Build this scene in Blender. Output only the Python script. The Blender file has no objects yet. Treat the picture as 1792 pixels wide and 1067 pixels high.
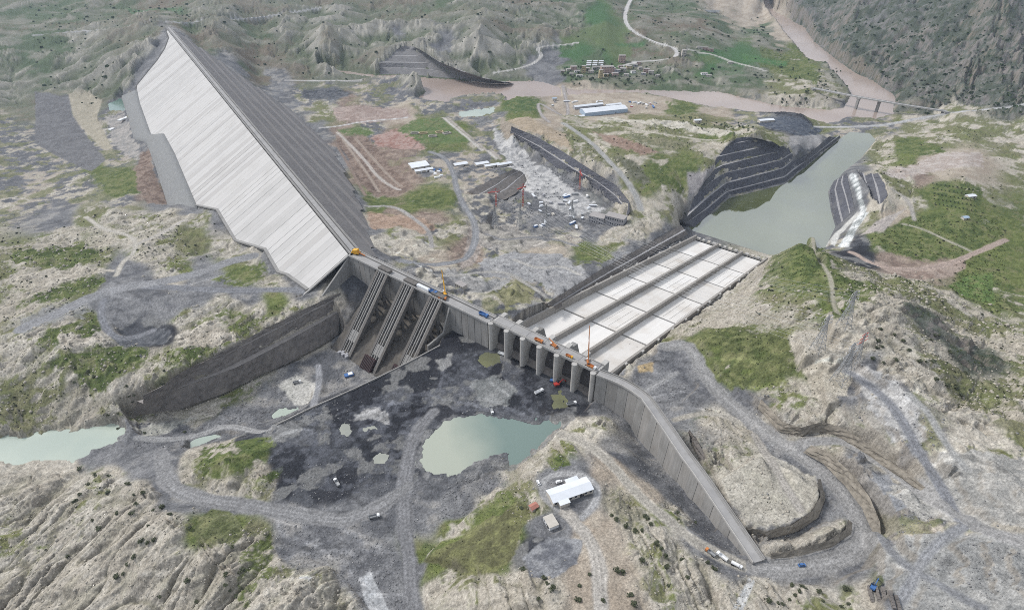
import bpy, math, random
import numpy as np

# ------------------------------------------------------------------ camera, sky, sun, exposure
scn = bpy.context.scene
PITCH = math.radians(34.5)
SP, CP = math.sin(PITCH), math.cos(PITCH)
FPX, CX, CY, CZ = 1067.0, 896.0, 533.5, 466.0      # focal length in photo pixels, image centre, camera height (m)
cam_d = bpy.data.cameras.new("camera")
cam = bpy.data.objects.new("camera", cam_d)
scn.collection.objects.link(cam)
cam.location = (0, 0, CZ)
cam.rotation_euler = (math.pi / 2 - PITCH, 0, 0)
cam_d.sensor_fit = 'HORIZONTAL'
cam_d.sensor_width = 36.0
cam_d.lens = 36.0 * FPX / 1792.0
cam_d.clip_start = 1.0
cam_d.clip_end = 60000.0
scn.camera = cam

SUN_EL, SUN_AZ = math.radians(43), math.radians(-62)      # azimuth from +Y towards +X
world = bpy.data.worlds.new("World")
scn.world = world
world.use_nodes = True
wn = world.node_tree.nodes
bg = wn["Background"]
sky = wn.new("ShaderNodeTexSky")
sky.sky_type = 'NISHITA'
sky.sun_disc = False
sky.sun_elevation = SUN_EL
sky.sun_rotation = SUN_AZ
sky.altitude = 500
sky.air_density = 0.8
sky.dust_density = 6.0
sky.ozone_density = 0.6
# broken bright cloud deck over the blue
tc = wn.new("ShaderNodeTexCoord")
cl = wn.new("ShaderNodeTexNoise"); cl.inputs["Scale"].default_value = 2.2; cl.inputs["Detail"].default_value = 6
ramp = wn.new("ShaderNodeMapRange"); ramp.inputs["From Min"].default_value = 0.30; ramp.inputs["From Max"].default_value = 0.62
mixc = wn.new("ShaderNodeMix"); mixc.data_type = 'RGBA'
mixc.inputs["B"].default_value = (9.3, 9.8, 10.6, 1)
wl = world.node_tree.links
wl.new(tc.outputs["Generated"], cl.inputs["Vector"])
wl.new(cl.outputs["Fac"], ramp.inputs["Value"])
wl.new(ramp.outputs["Result"], mixc.inputs["Factor"])
wl.new(sky.outputs["Color"], mixc.inputs["A"])
wl.new(mixc.outputs["Result"], bg.inputs["Color"])
bg.inputs["Strength"].default_value = 0.088

sun_d = bpy.data.lights.new("sun", 'SUN')
sun_d.energy = 2.5
sun_d.angle = math.radians(10)
sun_d.color = (1.0, 0.975, 0.94)
sun = bpy.data.objects.new("sun", sun_d)
scn.collection.objects.link(sun)
sun.rotation_euler = (math.pi / 2 - SUN_EL, 0, -SUN_AZ + math.pi)   # light travels away from the azimuth

scn.view_settings.view_transform = 'Standard'
scn.view_settings.look = 'None'
scn.view_settings.exposure = 0.34
scn.view_settings.gamma = 1.0
scn.view_settings.use_curve_mapping = False
scn.render.engine = 'CYCLES'
scn.cycles.use_denoising = False                             # the denoiser smears gravel and marl into paint
scn.cycles.filter_width = 0.95
scn.cycles.max_bounces = 5; scn.cycles.diffuse_bounces = 3; scn.cycles.glossy_bounces = 2; scn.cycles.volume_bounces = 0
scn.cycles.sample_clamp_indirect = 3.0
scn.cycles.adaptive_threshold = 0.005

HAZE = 4.4e-5
rng = np.random.default_rng(11)
random.seed(5)

# ------------------------------------------------------------------ survey helpers: photo bearings + height -> place
def P(u, v, z):
    x = (u - CX) / FPX; y = (CY - v) / FPX
    d = SP - y * CP; f = CP + y * SP
    t = (CZ - z) / d
    return np.array([x * t, f * t, z])

def Q(X, Y, Z):
    zr = Z - CZ
    dep = Y * CP - zr * SP
    dep = np.where(dep < 1, 1, dep)
    up = Y * SP + zr * CP
    return CX + FPX * X / dep, CY - FPX * up / dep

def RAY(u, v):
    x = (u - CX) / FPX; y = (CY - v) / FPX
    return np.array([x, CP + y * SP, -(SP - y * CP)])

ZREF = 60.0

# ------------------------------------------------------------------ noise
_tab = np.random.default_rng(3).random(65536).astype(np.float32)
def _h(ix, iy, k=0):
    return _tab[((ix * 73856093) ^ (iy * 19349663) ^ (k * 83492791)) & 65535]
def vnoise(x, y, k=0):
    fx = np.floor(x); fy = np.floor(y)
    ix = fx.astype(np.int64); iy = fy.astype(np.int64)
    tx = (x - fx).astype(np.float32); ty = (y - fy).astype(np.float32)
    tx = tx * tx * tx * (tx * (tx * 6 - 15) + 10); ty = ty * ty * ty * (ty * (ty * 6 - 15) + 10)
    a = _h(ix, iy, k); b = _h(ix + 1, iy, k); c = _h(ix, iy + 1, k); d = _h(ix + 1, iy + 1, k)
    return (a + (b - a) * tx) * (1 - ty) + (c + (d - c) * tx) * ty
def fbm(x, y, oct=4, k=0, gain=0.5):
    s = 0; a = 1.0; n = 0
    for i in range(oct):
        s = s + a * vnoise(x, y, k + i * 7); n += a
        a *= gain; x = x * 2.03 + 17.1; y = y * 2.03 + 5.7
    return s / n                                            # 0..1, mean .5
def sstep(a, b, x):
    t = np.clip((x - a) / (b - a), 0, 1)
    return t * t * (3 - 2 * t)

# ------------------------------------------------------------------ mesh helpers
COL = scn.collection
class MB:
    def __init__(s): s.v = []; s.f = []
    def add(s, vs, fs):
        o = len(s.v); s.v += [tuple(float(c) for c in p) for p in vs]; s.f += [tuple(o + i for i in f) for f in fs]; return s
    def obox(s, c, ax, ay, az):
        c = np.array(c, float); ax, ay, az = (np.array(k, float) for k in (ax, ay, az))
        vs = [c + i * ax + j * ay + k * az for k in (-1, 1) for j in (-1, 1) for i in (-1, 1)]
        return s.add(vs, [(0, 2, 3, 1), (4, 5, 7, 6), (0, 1, 5, 4), (2, 6, 7, 3), (0, 4, 6, 2), (1, 3, 7, 5)])
    def box(s, c, size, rz=0):
        ca, sa = math.cos(rz), math.sin(rz)
        return s.obox(c, (ca * size[0] / 2, sa * size[0] / 2, 0), (-sa * size[1] / 2, ca * size[1] / 2, 0), (0, 0, size[2] / 2))
    def beam(s, p, q, w, h):
        p = np.array(p, float); q = np.array(q, float); d = q - p; L = np.linalg.norm(d); d /= L
        side = np.cross(d, (0, 0, 1.0)); n = np.linalg.norm(side)
        side = np.array([1.0, 0, 0]) if n < 1e-4 else side / n
        up = np.cross(side, d)
        return s.obox((p + q) / 2, d * L / 2, side * w / 2, up * h / 2)
    def prism(s, poly, z0, z1):
        n = len(poly)
        z0 = [z0] * n if np.isscalar(z0) else z0; z1 = [z1] * n if np.isscalar(z1) else z1
        vs = [(p[0], p[1], z0[i]) for i, p in enumerate(poly)] + [(p[0], p[1], z1[i]) for i, p in enumerate(poly)]
        return s.add(vs, [tuple(range(n))[::-1], tuple(range(n, 2 * n))] + [(i, (i + 1) % n, n + (i + 1) % n, n + i) for i in range(n)])
    def tube(s, p, q, r0, r1=None, n=8):
        r1 = r0 if r1 is None else r1
        p = np.array(p, float); q = np.array(q, float); d = q - p; d /= np.linalg.norm(d)
        a = np.cross(d, (0, 0, 1.0)); a = np.array([1.0, 0, 0]) if np.linalg.norm(a) < 1e-4 else a / np.linalg.norm(a)
        b = np.cross(d, a); vs = []
        for c, r in ((p, r0), (q, r1)):
            vs += [c + r * (math.cos(2 * math.pi * i / n) * a + math.sin(2 * math.pi * i / n) * b) for i in range(n)]
        return s.add(vs, [(i, (i + 1) % n, n + (i + 1) % n, n + i) for i in range(n)] + [tuple(range(n))[::-1], tuple(range(n, 2 * n))])
    def strip(s, rows):                                      # ruled surface through rows of points
        m = len(rows[0]); vs = [p for r in rows for p in r]
        fs = [(i * m + j, i * m + j + 1, (i + 1) * m + j + 1, (i + 1) * m + j) for i in range(len(rows) - 1) for j in range(m - 1)]
        return s.add(vs, fs)
    def build(s, name, mat, parent=None, smooth=False):
        used = sorted({i for f in s.f for i in f})
        if len(used) < len(s.v):
            mp = {i: k for k, i in enumerate(used)}; s.v = [s.v[i] for i in used]; s.f = [tuple(mp[i] for i in f) for f in s.f]
        me = bpy.data.meshes.new(name); me.from_pydata(s.v, [], s.f); me.update()
        if smooth: me.polygons.foreach_set("use_smooth", [True] * len(me.polygons))
        return link(name, me, mat, parent)
def link(name, me, mat=None, parent=None):
    o = bpy.data.objects.new(name, me); COL.objects.link(o)
    if mat is not None and me is not None and len(me.materials) == 0: me.materials.append(mat)
    if parent is not None: o.parent = parent
    return o
def empty(name, loc=(0, 0, 0), rz=0.0):
    o = bpy.data.objects.new(name, None); COL.objects.link(o)
    o.location = [float(c) for c in loc]; o.rotation_euler = (0, 0, rz); o.empty_display_size = 2.0
    return o
def tag(o, label=None, cat=None, group=None, kind=None):
    if label: o["label"] = label
    if cat: o["category"] = cat
    if group: o["group"] = group
    if kind: o["kind"] = kind
    return o
def copy_tree(o, parent=None):
    c = o.copy(); COL.objects.link(c); c.parent = parent
    for ch in list(o.children): copy_tree(ch, c)
    return c

# ------------------------------------------------------------------ materials (all node based)
def mat(name, base, rough=0.85, var=0.18, scale=0.3, alt=None, bump=0.0, metallic=0.0, streak=None, spec=0.3, stain=None, scale2=None, axis=None):
    m = bpy.data.materials.new(name); m.use_nodes = True
    n = m.node_tree.nodes; l = m.node_tree.links; b = n["Principled BSDF"]
    b.inputs["Roughness"].default_value = rough; b.inputs["Metallic"].default_value = metallic
    b.inputs["Specular IOR Level"].default_value = spec
    geo = n.new("ShaderNodeNewGeometry")
    vec = geo.outputs["Position"]
    if streak:
        mp = n.new("ShaderNodeMapping"); mp.inputs["Scale"].default_value = streak; l.new(vec, mp.inputs["Vector"]); svec = mp.outputs["Vector"]
    elif axis:                                               # runs of weathering down a slope: fine across, long along
        dp = n.new("ShaderNodeVectorMath"); dp.operation = 'DOT_PRODUCT'; dp.inputs[1].default_value = (axis[0], axis[1], 0); l.new(vec, dp.inputs[0])
        sp = n.new("ShaderNodeSeparateXYZ"); l.new(vec, sp.inputs["Vector"])
        cb = n.new("ShaderNodeCombineXYZ"); l.new(dp.outputs["Value"], cb.inputs["X"])
        ml = n.new("ShaderNodeMath"); ml.operation = 'MULTIPLY'; ml.inputs[1].default_value = axis[2]; l.new(sp.outputs["Z"], ml.inputs[0]); l.new(ml.outputs["Value"], cb.inputs["Y"]); svec = cb.outputs["Vector"]
    else: svec = vec
    t = n.new("ShaderNodeTexNoise"); t.inputs["Scale"].default_value = scale; t.inputs["Detail"].default_value = 7; t.inputs["Roughness"].default_value = 0.65
    l.new(svec, t.inputs["Vector"])
    r = n.new("ShaderNodeMapRange"); r.inputs["From Min"].default_value = 0.3; r.inputs["From Max"].default_value = 0.7
    l.new(t.outputs["Fac"], r.inputs["Value"])
    mx = n.new("ShaderNodeMix"); mx.data_type = 'RGBA'
    a = alt if alt else tuple(c * (1 - 2 * var) for c in base)
    mx.inputs["A"].default_value = (*a, 1); mx.inputs["B"].default_value = (*base, 1)
    l.new(r.outputs["Result"], mx.inputs["Factor"]); out = mx.outputs["Result"]
    if stain:
        t2 = n.new("ShaderNodeTexNoise"); t2.inputs["Scale"].default_value = scale2 or scale * 0.2; t2.inputs["Detail"].default_value = 4
        l.new(vec, t2.inputs["Vector"])
        r2 = n.new("ShaderNodeMapRange"); r2.inputs["From Min"].default_value = 0.48; r2.inputs["From Max"].default_value = 0.72; r2.inputs["To Max"].default_value = 0.7
        l.new(t2.outputs["Fac"], r2.inputs["Value"])
        m2 = n.new("ShaderNodeMix"); m2.data_type = 'RGBA'; m2.inputs["B"].default_value = (*stain, 1)
        l.new(out, m2.inputs["A"]); l.new(r2.outputs["Result"], m2.inputs["Factor"]); out = m2.outputs["Result"]
    l.new(out, b.inputs["Base Color"])
    if bump:
        bp = n.new("ShaderNodeBump"); bp.inputs["Strength"].default_value = 0.8; bp.inputs["Distance"].default_value = bump
        l.new(t.outputs["Fac"], bp.inputs["Height"]); l.new(bp.outputs["Normal"], b.inputs["Normal"])
    return m
M = {}
M['slab'] = mat("face_slab_concrete", (.455, .452, .448), .9, .05, .05, streak=(1, 1, 1), stain=(.375, .37, .36), scale2=.03)
M['chute'] = mat("chute_slab_concrete", (.68, .662, .635), .85, .10, .3, stain=(.50, .465, .42), scale2=.04)
M['concrete'] = mat("weathered_concrete", (.29, .285, .275), .9, .16, .5, streak=(1, 1, .12), stain=(.17, .165, .155), scale2=.06)
M['concrete_pale'] = mat("pale_concrete", (.43, .42, .40), .9, .10, .3, stain=(.30, .29, .28), scale2=.08)
M['concrete_wall'] = mat("chute_wall_concrete", (.33, .31, .285), .9, .14, .25, stain=(.22, .205, .19), scale2=.05)
M['deck'] = mat("deck_concrete", (.33, .325, .32), .9, .12, .15, stain=(.22, .22, .225), scale2=.05)
M['dark_joint'] = mat("dark_joint_concrete", (.10, .097, .092), .9, .15, .4)
M['rock_cut'] = mat("dark_blasted_rock", (.10, .103, .122), .95, .25, .16, alt=(.05, .052, .064), bump=.5, stain=(.12, .12, .128), scale2=.03)
M['rock_brown'] = mat("brown_blasted_rock", (.19, .172, .16), .95, .2, .16, alt=(.10, .093, .088), bump=.5, stain=(.21, .19, .17), scale2=.04)
M['bank'] = mat("tan_cut_bank", (.27, .245, .205), .95, .2, .3, alt=(.12, .107, .09), bump=.6, stain=(.33, .295, .245), scale2=.06)
M['bench'] = mat("bench_gravel", (.33, .325, .33), .95, .15, .2)
M['rockfill'] = mat("downstream_rockfill", (.19, .18, .178), .95, .2, .3, alt=(.10, .096, .098), bump=.4, stain=(.21, .2, .195), scale2=.02)
M['apron'] = mat("toe_fill_grey", (.255, .26, .258), .95, .2, .25, stain=(.19, .195, .2), scale2=.05, bump=.4)
M['rock_grey'] = mat("grey_far_rock", (.20, .195, .195), .95, .2, .08, alt=(.13, .128, .13), bump=.5)
M['bench_brown'] = mat("bench_brown_gravel", (.27, .25, .235), .95, .15, .2)
M['berm'] = mat("berm_gravel", (.165, .158, .157), .95, .15, .2)
M['grimy'] = mat("grimy_concrete", (.165, .155, .145), .9, .22, .4, alt=(.08, .075, .07), stain=(.13, .12, .11), scale2=.1)
M['steel'] = mat("galvanised_steel", (.36, .37, .38), .5, .1, .5, metallic=.3)
M['steel_dark'] = mat("dark_steel", (.07, .065, .065), .7, .2, .5)
M['maroon'] = mat("maroon_trash_rack", (.05, .022, .024), .7, .2, .5)
M['white_paint'] = mat("white_paint", (.74, .75, .76), .5, .05, .4, stain=(.6, .6, .58), scale2=.2)
M['white_roof'] = mat("white_metal_roof", (.66, .69, .73), .45, .05, .3, stain=(.52, .55, .58), scale2=.15)
M['blue_roof'] = mat("pale_blue_cladding", (.36, .46, .58), .5, .08, .3)
M['plaster'] = mat("pale_plaster", (.50, .47, .42), .9, .1, .4)
M['plaster_pink'] = mat("pinkish_plaster", (.45, .33, .29), .9, .1, .4)
M['plaster_yellow'] = mat("ochre_plaster", (.48, .40, .25), .9, .1, .4)
M['plaster_grey'] = mat("grey_plaster", (.36, .36, .38), .9, .1, .4)
M['flat_roof'] = mat("flat_grey_roof", (.34, .32, .31), .9, .12, .4)
M['red_roof'] = mat("red_roof", (.38, .17, .13), .8, .12, .4)
M['glass'] = mat("window_glass", (.035, .045, .06), .15, .1, .4, spec=.5)
M['yellow'] = mat("construction_yellow", (.68, .36, .03), .5, .08, .6)
M['orange'] = mat("construction_orange", (.50, .19, .06), .5, .08, .6)
M['blue'] = mat("blue_paint", (.06, .15, .36), .5, .08, .6)
M['red'] = mat("red_paint", (.45, .05, .04), .5, .08, .6)
M['tyre'] = mat("black_rubber", (.02, .02, .021), .8, .1, .6)
M['leaf'] = mat("dark_shrub_leaf", (.075, .086, .048), .9, .2, 1.2, alt=(.042, .048, .028))
M['leaf_green'] = mat("green_tree_leaf", (.06, .095, .04), .9, .2, 1.0, alt=(.035, .055, .026))
M['bark'] = mat("bark", (.08, .065, .05), .95, .2, 1.0)
M['pale_track'] = mat("pale_canal_lining", (.42, .39, .35), .9, .1, .3)

def water_mat(name, col, deep=None, rough=.06, scale=.02, band=(.42, .6), ior=1.5, grad=None):
    m = bpy.data.materials.new(name); m.use_nodes = True
    n = m.node_tree.nodes; l = m.node_tree.links; b = n["Principled BSDF"]
    b.inputs["Roughness"].default_value = rough; b.inputs["IOR"].default_value = ior; b.inputs["Specular IOR Level"].default_value = .5
    geo = n.new("ShaderNodeNewGeometry")
    t = n.new("ShaderNodeTexNoise"); t.inputs["Scale"].default_value = scale; t.inputs["Detail"].default_value = 5
    l.new(geo.outputs["Position"], t.inputs["Vector"])
    r = n.new("ShaderNodeMapRange"); r.inputs["From Min"].default_value = band[0]; r.inputs["From Max"].default_value = band[1]
    if grad:                                                 # silt settles from one end of the pond to the other
        a_, b_ = grad; d_ = (b_ - a_)[:2]; L2 = float(d_ @ d_)
        dp = n.new("ShaderNodeVectorMath"); dp.operation = 'DOT_PRODUCT'; dp.inputs[1].default_value = (d_[0] / L2, d_[1] / L2, 0)
        l.new(geo.outputs["Position"], dp.inputs[0])
        ad = n.new("ShaderNodeMath"); ad.operation = 'MULTIPLY_ADD'; ad.inputs[1].default_value = .5; ad.inputs[2].default_value = -.5 * float(a_[:2] @ d_) / L2
        l.new(dp.outputs["Value"], ad.inputs[0])
        sm = n.new("ShaderNodeMath"); sm.operation = 'MULTIPLY_ADD'; sm.inputs[1].default_value = .5
        l.new(t.outputs["Fac"], sm.inputs[0]); l.new(ad.outputs["Value"], sm.inputs[2]); l.new(sm.outputs["Value"], r.inputs["Value"])
    else: l.new(t.outputs["Fac"], r.inputs["Value"])
    mx = n.new("ShaderNodeMix"); mx.data_type = 'RGBA'; mx.inputs["A"].default_value = (*col, 1); mx.inputs["B"].default_value = (*(deep or tuple(c * .85 for c in col)), 1)
    l.new(r.outputs["Result"], mx.inputs["Factor"]); l.new(mx.outputs["Result"], b.inputs["Base Color"])
    t2 = n.new("ShaderNodeTexNoise"); t2.inputs["Scale"].default_value = .35; t2.inputs["Detail"].default_value = 3
    l.new(geo.outputs["Position"], t2.inputs["Vector"])
    bp = n.new("ShaderNodeBump"); bp.inputs["Strength"].default_value = .12; bp.inputs["Distance"].default_value = .12
    l.new(t2.outputs["Fac"], bp.inputs["Height"]); l.new(bp.outputs["Normal"], b.inputs["Normal"])
    return m
# ------------------------------------------------------------------ dam, spillway and wing wall: plan geometry
ZC = 126.0                                                   # crest level
A3, B3 = P(290, 48, ZC), P(612, 445, ZC)                    # far and near end of the embankment crest
AX = (B3 - A3)[:2]; ALEN = float(np.hypot(*AX)); AX = AX / ALEN
NU = np.array([AX[1], -AX[0]])                               # upstream
SU, SD, CW = 1.7, 1.42, 13.0                                 # slopes, crest width
def dam_xy(a, r): return A3[:2] + AX * a + NU * r            # a along crest from far end, r upstream
def on_face(u, v, off=0.0):
    r = RAY(u, v); N = np.array([NU[0], NU[1], SU]); d0 = NU @ A3[:2] + SU * (ZC + off)
    t = (d0 - SU * CZ) / (N @ r); return np.array([0, 0, CZ]) + t * r
def on_down(u, v):
    r = RAY(u, v); N = np.array([-NU[0], -NU[1], SD]); d0 = -NU @ A3[:2] + CW + SD * ZC
    t = (d0 - SD * CZ) / (N @ r); return np.array([0, 0, CZ]) + t * r
TOE_PX = [(290, 52), (296, 67), (289, 86), (276, 106), (240, 150), (239, 160), (244, 180), (264, 237), (286, 234), (304, 267), (343, 359), (381, 367), (413, 421), (465, 436), (488, 476), (504, 481), (540, 507)]
DTOE_PX = [(300, 50), (314, 57), (404, 120), (504, 188), (545, 226), (586, 267), (625, 345), (642, 392), (652, 436)]
APRON_PX = [(214, 170), (225, 205), (234, 240), (256, 246), (264, 267), (278, 310), (293, 357)]
toe3 = [on_face(*p) for p in TOE_PX]
dtoe3 = [on_down(*p) for p in DTOE_PX]
apron3 = [on_face(*p) for p in APRON_PX]

O3, E3 = P(858.7, 566, ZC), P(1037.8, 653, ZC)               # first and last spillway pier, upstream face
EX = (E3 - O3)[:2]; SPL = float(np.hypot(*EX)); EX = EX / SPL
RU = np.array([EX[1], -EX[0]])                               # upstream
def LS(s, r, z): p = O3[:2] + EX * s + RU * r; return np.array([p[0], p[1], z])
def chute_z(d): return 97.0 - 0.188 * max(0.0, d - 22.0)     # floor level d metres downstream
CH_L, CH_R, CH_END = 1.0, SPL - 1.5, 487.0
WING_PX = [(1044, 656), (1066, 664), (1089, 674), (1107, 685), (1124, 698), (1139, 719), (1152, 738), (1166, 758), (1179, 778), (1194, 800), (1214, 827), (1236, 859), (1260, 895), (1282, 928), (1304, 961), (1319, 984)]
WBASE_V = [694, 708, 722, 734, 757, 777, 790, 806, 823, 838, 866, 890, 921, 944, 970, 986]
wing3 = [P(u, v, ZC) for u, v in WING_PX]
wingbase = []
for p, v in zip(wing3, WBASE_V):
    y = (CY - v) / FPX; wingbase.append(min(ZC - .5, CZ - p[1] * (SP - y * CP) / (CP + y * SP)))

# ------------------------------------------------------------------ blasted terraces: bench lines (bearing u, v) with level z, bottom to top
TERR = {
 'spill': dict(mat='rock_brown', lab='brown terraced rock cut with three lifts left of the power intakes', bmat='bench_brown', bench=.62, lines=[
   ([(232, 728), (262, 724), (321, 714), (392, 689), (467, 651), (504, 636), (560, 606), (592, 586)], 55),
   ([(240, 702), (255, 697), (284, 690), (354, 665), (416, 642), (504, 596), (560, 565), (594, 545)], 75),
   ([(250, 692), (284, 675), (319, 655), (340, 643), (366, 636), (504, 566), (560, 538), (594, 521)], 87),
   ([(300, 662), (320, 650), (340, 639), (366, 628), (450, 583), (504, 556), (545, 535), (596, 512)], 91.5)]),
 'mid': dict(mat='rock_cut', lab='dark curved two lift rock cut above the powerhouse yard', bench=.32, lines=[
   ([(893, 240), (941, 267), (971, 292), (1024, 319), (1053, 339), (1081, 364), (1086, 374)], 30),
   ([(893, 230), (945, 258), (1004, 297), (1043, 317), (1078, 344), (1093, 364), (1096, 374)], 42),
   ([(895, 221), (936, 238), (986, 266), (1043, 303), (1078, 324), (1101, 352), (1102, 372)], 54)]),
 'basin': dict(mat='rock_cut', lab='dark stepped rock cut with seven lifts rising beside the stilling basin', bench=.3, lines=[
   ([(1190, 396), (1217, 400), (1249, 371), (1275, 346), (1374, 321), (1404, 296), (1470, 242)], 6),
   ([(1188, 388), (1200, 391), (1237, 366), (1273, 336), (1374, 310), (1395, 293), (1423, 274), (1470, 237)], 16),
   ([(1190, 385), (1202, 379), (1239, 346), (1271, 321), (1371, 295), (1389, 280), (1414, 271), (1451, 239)], 28)]),
 'basin2': dict(mat='rock_cut', part_of='basin', bench=.3, lines=[
   ([(1202, 379), (1239, 346), (1271, 321), (1371, 295), (1389, 280)], 28),
   ([(1215, 344), (1241, 321), (1266, 304), (1367, 281), (1387, 268)], 40),
   ([(1236, 316), (1251, 297), (1264, 290), (1371, 264), (1380, 258)], 52)]),
 'basin3': dict(mat='rock_cut', part_of='basin', bench=.3, lines=[
   ([(1249, 298), (1264, 290), (1320, 276), (1371, 264), (1380, 258)], 52),
   ([(1254, 275), (1272, 271), (1310, 263), (1345, 255), (1372, 256)], 64),
   ([(1271, 256), (1285, 252), (1308, 247), (1322, 244), (1352, 248)], 76),
   ([(1280, 249), (1290, 242), (1305, 240), (1316, 241), (1330, 243)], 82)]),
 'ridge': dict(mat='rock_cut', lab='dark stepped rock slope on the right bank of the stilling basin', bench=.3, lines=[
   ([(1458, 318), (1450, 336), (1455, 368), (1463, 398)], 6),
   ([(1466, 312), (1460, 332), (1466, 364), (1473, 391)], 18),
   ([(1474, 308), (1471, 319), (1479, 344), (1487, 376)], 28),
   ([(1482, 302), (1483, 310), (1490, 341), (1496, 368)], 36)]),
 'ridge2': dict(mat='rock_cut', part_of='ridge', bench=.3, lines=[
   ([(1499, 303), (1504, 320), (1514, 350), (1523, 376)], 36),
   ([(1509, 302), (1514, 320), (1522, 350), (1532, 374)], 47),
   ([(1525, 303), (1530, 320), (1536, 345), (1540, 364)], 58),
   ([(1536, 303), (1548, 321), (1553, 341), (1545, 356)], 66)]),
 'far': dict(mat='rock_grey', lab='dark grey stepped slope on the far bank of the brown river', bench=.25, lines=[
   ([(664, 131), (700, 130), (752, 134), (800, 139), (850, 146), (900, 147)], 5),
   ([(664, 119), (700, 119), (752, 122), (809, 133), (850, 141), (890, 144)], 16),
   ([(657, 110), (700, 110), (752, 111), (799, 124), (830, 133), (860, 139)], 28),
   ([(684, 98), (705, 98), (752, 100), (779, 114), (800, 121), (820, 128)], 40),
   ([(689, 89), (705, 88), (736, 89), (752, 97), (765, 106), (775, 111)], 50),
   ([(702, 82), (710, 79), (718, 79), (726, 83), (736, 88), (745, 93)], 60)]),
 'yard': dict(mat='rock_brown', lab='brown benched excavation slope beside the crane yard', bench=.15, lines=[
   ([(884, 350), (902, 340), (914, 328), (923, 312)], 30),
   ([(862, 345), (888, 330), (904, 316), (919, 303)], 36),
   ([(838, 342), (868, 325), (892, 308), (909, 299)], 42),
   ([(817, 336), (850, 320), (876, 306), (899, 296)], 48)]),
 'chute': dict(mat='rock_brown', lab='dark rock cut running along the left wall of the spillway chute', bench=.3, lines=[
   ([(975, 541), (1067, 489), (1130, 452), (1204, 410)], None),
   ([(968, 536), (1062, 480), (1130, 442), (1200, 403)], None),
   ([(958, 530), (1053, 471), (1122, 433), (1192, 394)], None)]),
 'bank1': dict(mat='bank', bench=.1, lab='long brown cut bank above the upper haul road on the right', lines=[
   ([(1325, 714), (1362, 755), (1402, 764), (1440, 757), (1475, 770), (1520, 800), (1590, 850), (1645, 890)], [108, 113, 118, 121, 124, 128, 134, 140]),
   ([(1332, 698), (1368, 738), (1402, 748), (1440, 737), (1482, 752), (1530, 784), (1598, 834), (1648, 878)], [116, 122, 127, 131, 133, 136, 141, 144])]),
 'bank2': dict(mat='bank', bench=.1, lab='brown cut bank on the outer side of the haul road bend', lines=[
   ([(1405, 792), (1440, 812), (1478, 850), (1508, 890), (1526, 930), (1528, 950)], [117.5, 120, 123, 126, 127, 127]),
   ([(1420, 778), (1452, 793), (1492, 828), (1522, 870), (1540, 912), (1542, 940)], [126, 130, 134, 136, 135, 131])]),
 'bank3': dict(mat='bank', bench=.1, lab='curved cut face of the pale knoll above the inner yard', lines=[
   ([(1305, 934), (1345, 944), (1395, 930), (1432, 906), (1445, 872), (1436, 838)], [119, 118.5, 119, 120, 121, 121]),
   ([(1305, 922), (1340, 930), (1385, 918), (1420, 895), (1436, 868), (1430, 838)], [125, 125.5, 126, 126.5, 127, 126])]),
 'bank4': dict(mat='bank', bench=.1, lab='low cut face between the inner yard and the haul road bend', lines=[
   ([(1350, 978), (1402, 972), (1456, 957), (1490, 934), (1492, 915)], [124.6, 124.8, 125, 125.2, 125.4]),
   ([(1348, 968), (1398, 960), (1448, 946), (1480, 926), (1484, 908)], [128, 129, 129.5, 129.5, 128])]),
 'bank5': dict(mat='rock_brown', bench=.1, lab='dark rock face in the slot behind the wing wall', lines=[
   ([(1203, 757), (1214, 782), (1226, 812)], [104, 105, 106]),
   ([(1207, 752), (1224, 776), (1240, 812)], [112, 114, 114])]),
}
def resample(pts, n):
    p = np.array(pts, float); d = np.r_[0, np.cumsum(np.linalg.norm(np.diff(p, axis=0), axis=1))]
    # corner preserving: linear by arc length
    t = np.linspace(0, d[-1], n)
    return np.stack([np.interp(t, d, p[:, k]) for k in range(p.shape[1])], 1)
terr3 = {}
for k, T in TERR.items():
    rows = []
    for i, (px, z) in enumerate(T['lines']):
        q = resample(px, 60)
        if z is None:                                        # follows the falling chute wall
            pts = []
            for j, (u, v) in enumerate(q):
                f = j / 59.0
                zz = (86 * (1 - f) + 20 * f) + (0, 9, 16)[i] * (1 - .35 * f)
                pts.append(P(u, v, zz))
        elif isinstance(z, list):
            pp = np.array(px, float); dd = np.r_[0, np.cumsum(np.linalg.norm(np.diff(pp, axis=0), axis=1))]
            zz = np.interp(np.linspace(0, dd[-1], 60), dd, z); pts = [P(u, v, c) for (u, v), c in zip(q, zz)]
        else: pts = [P(u, v, z) for u, v in q]
        rows.append(np.array(pts))
    terr3[k] = rows

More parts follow.
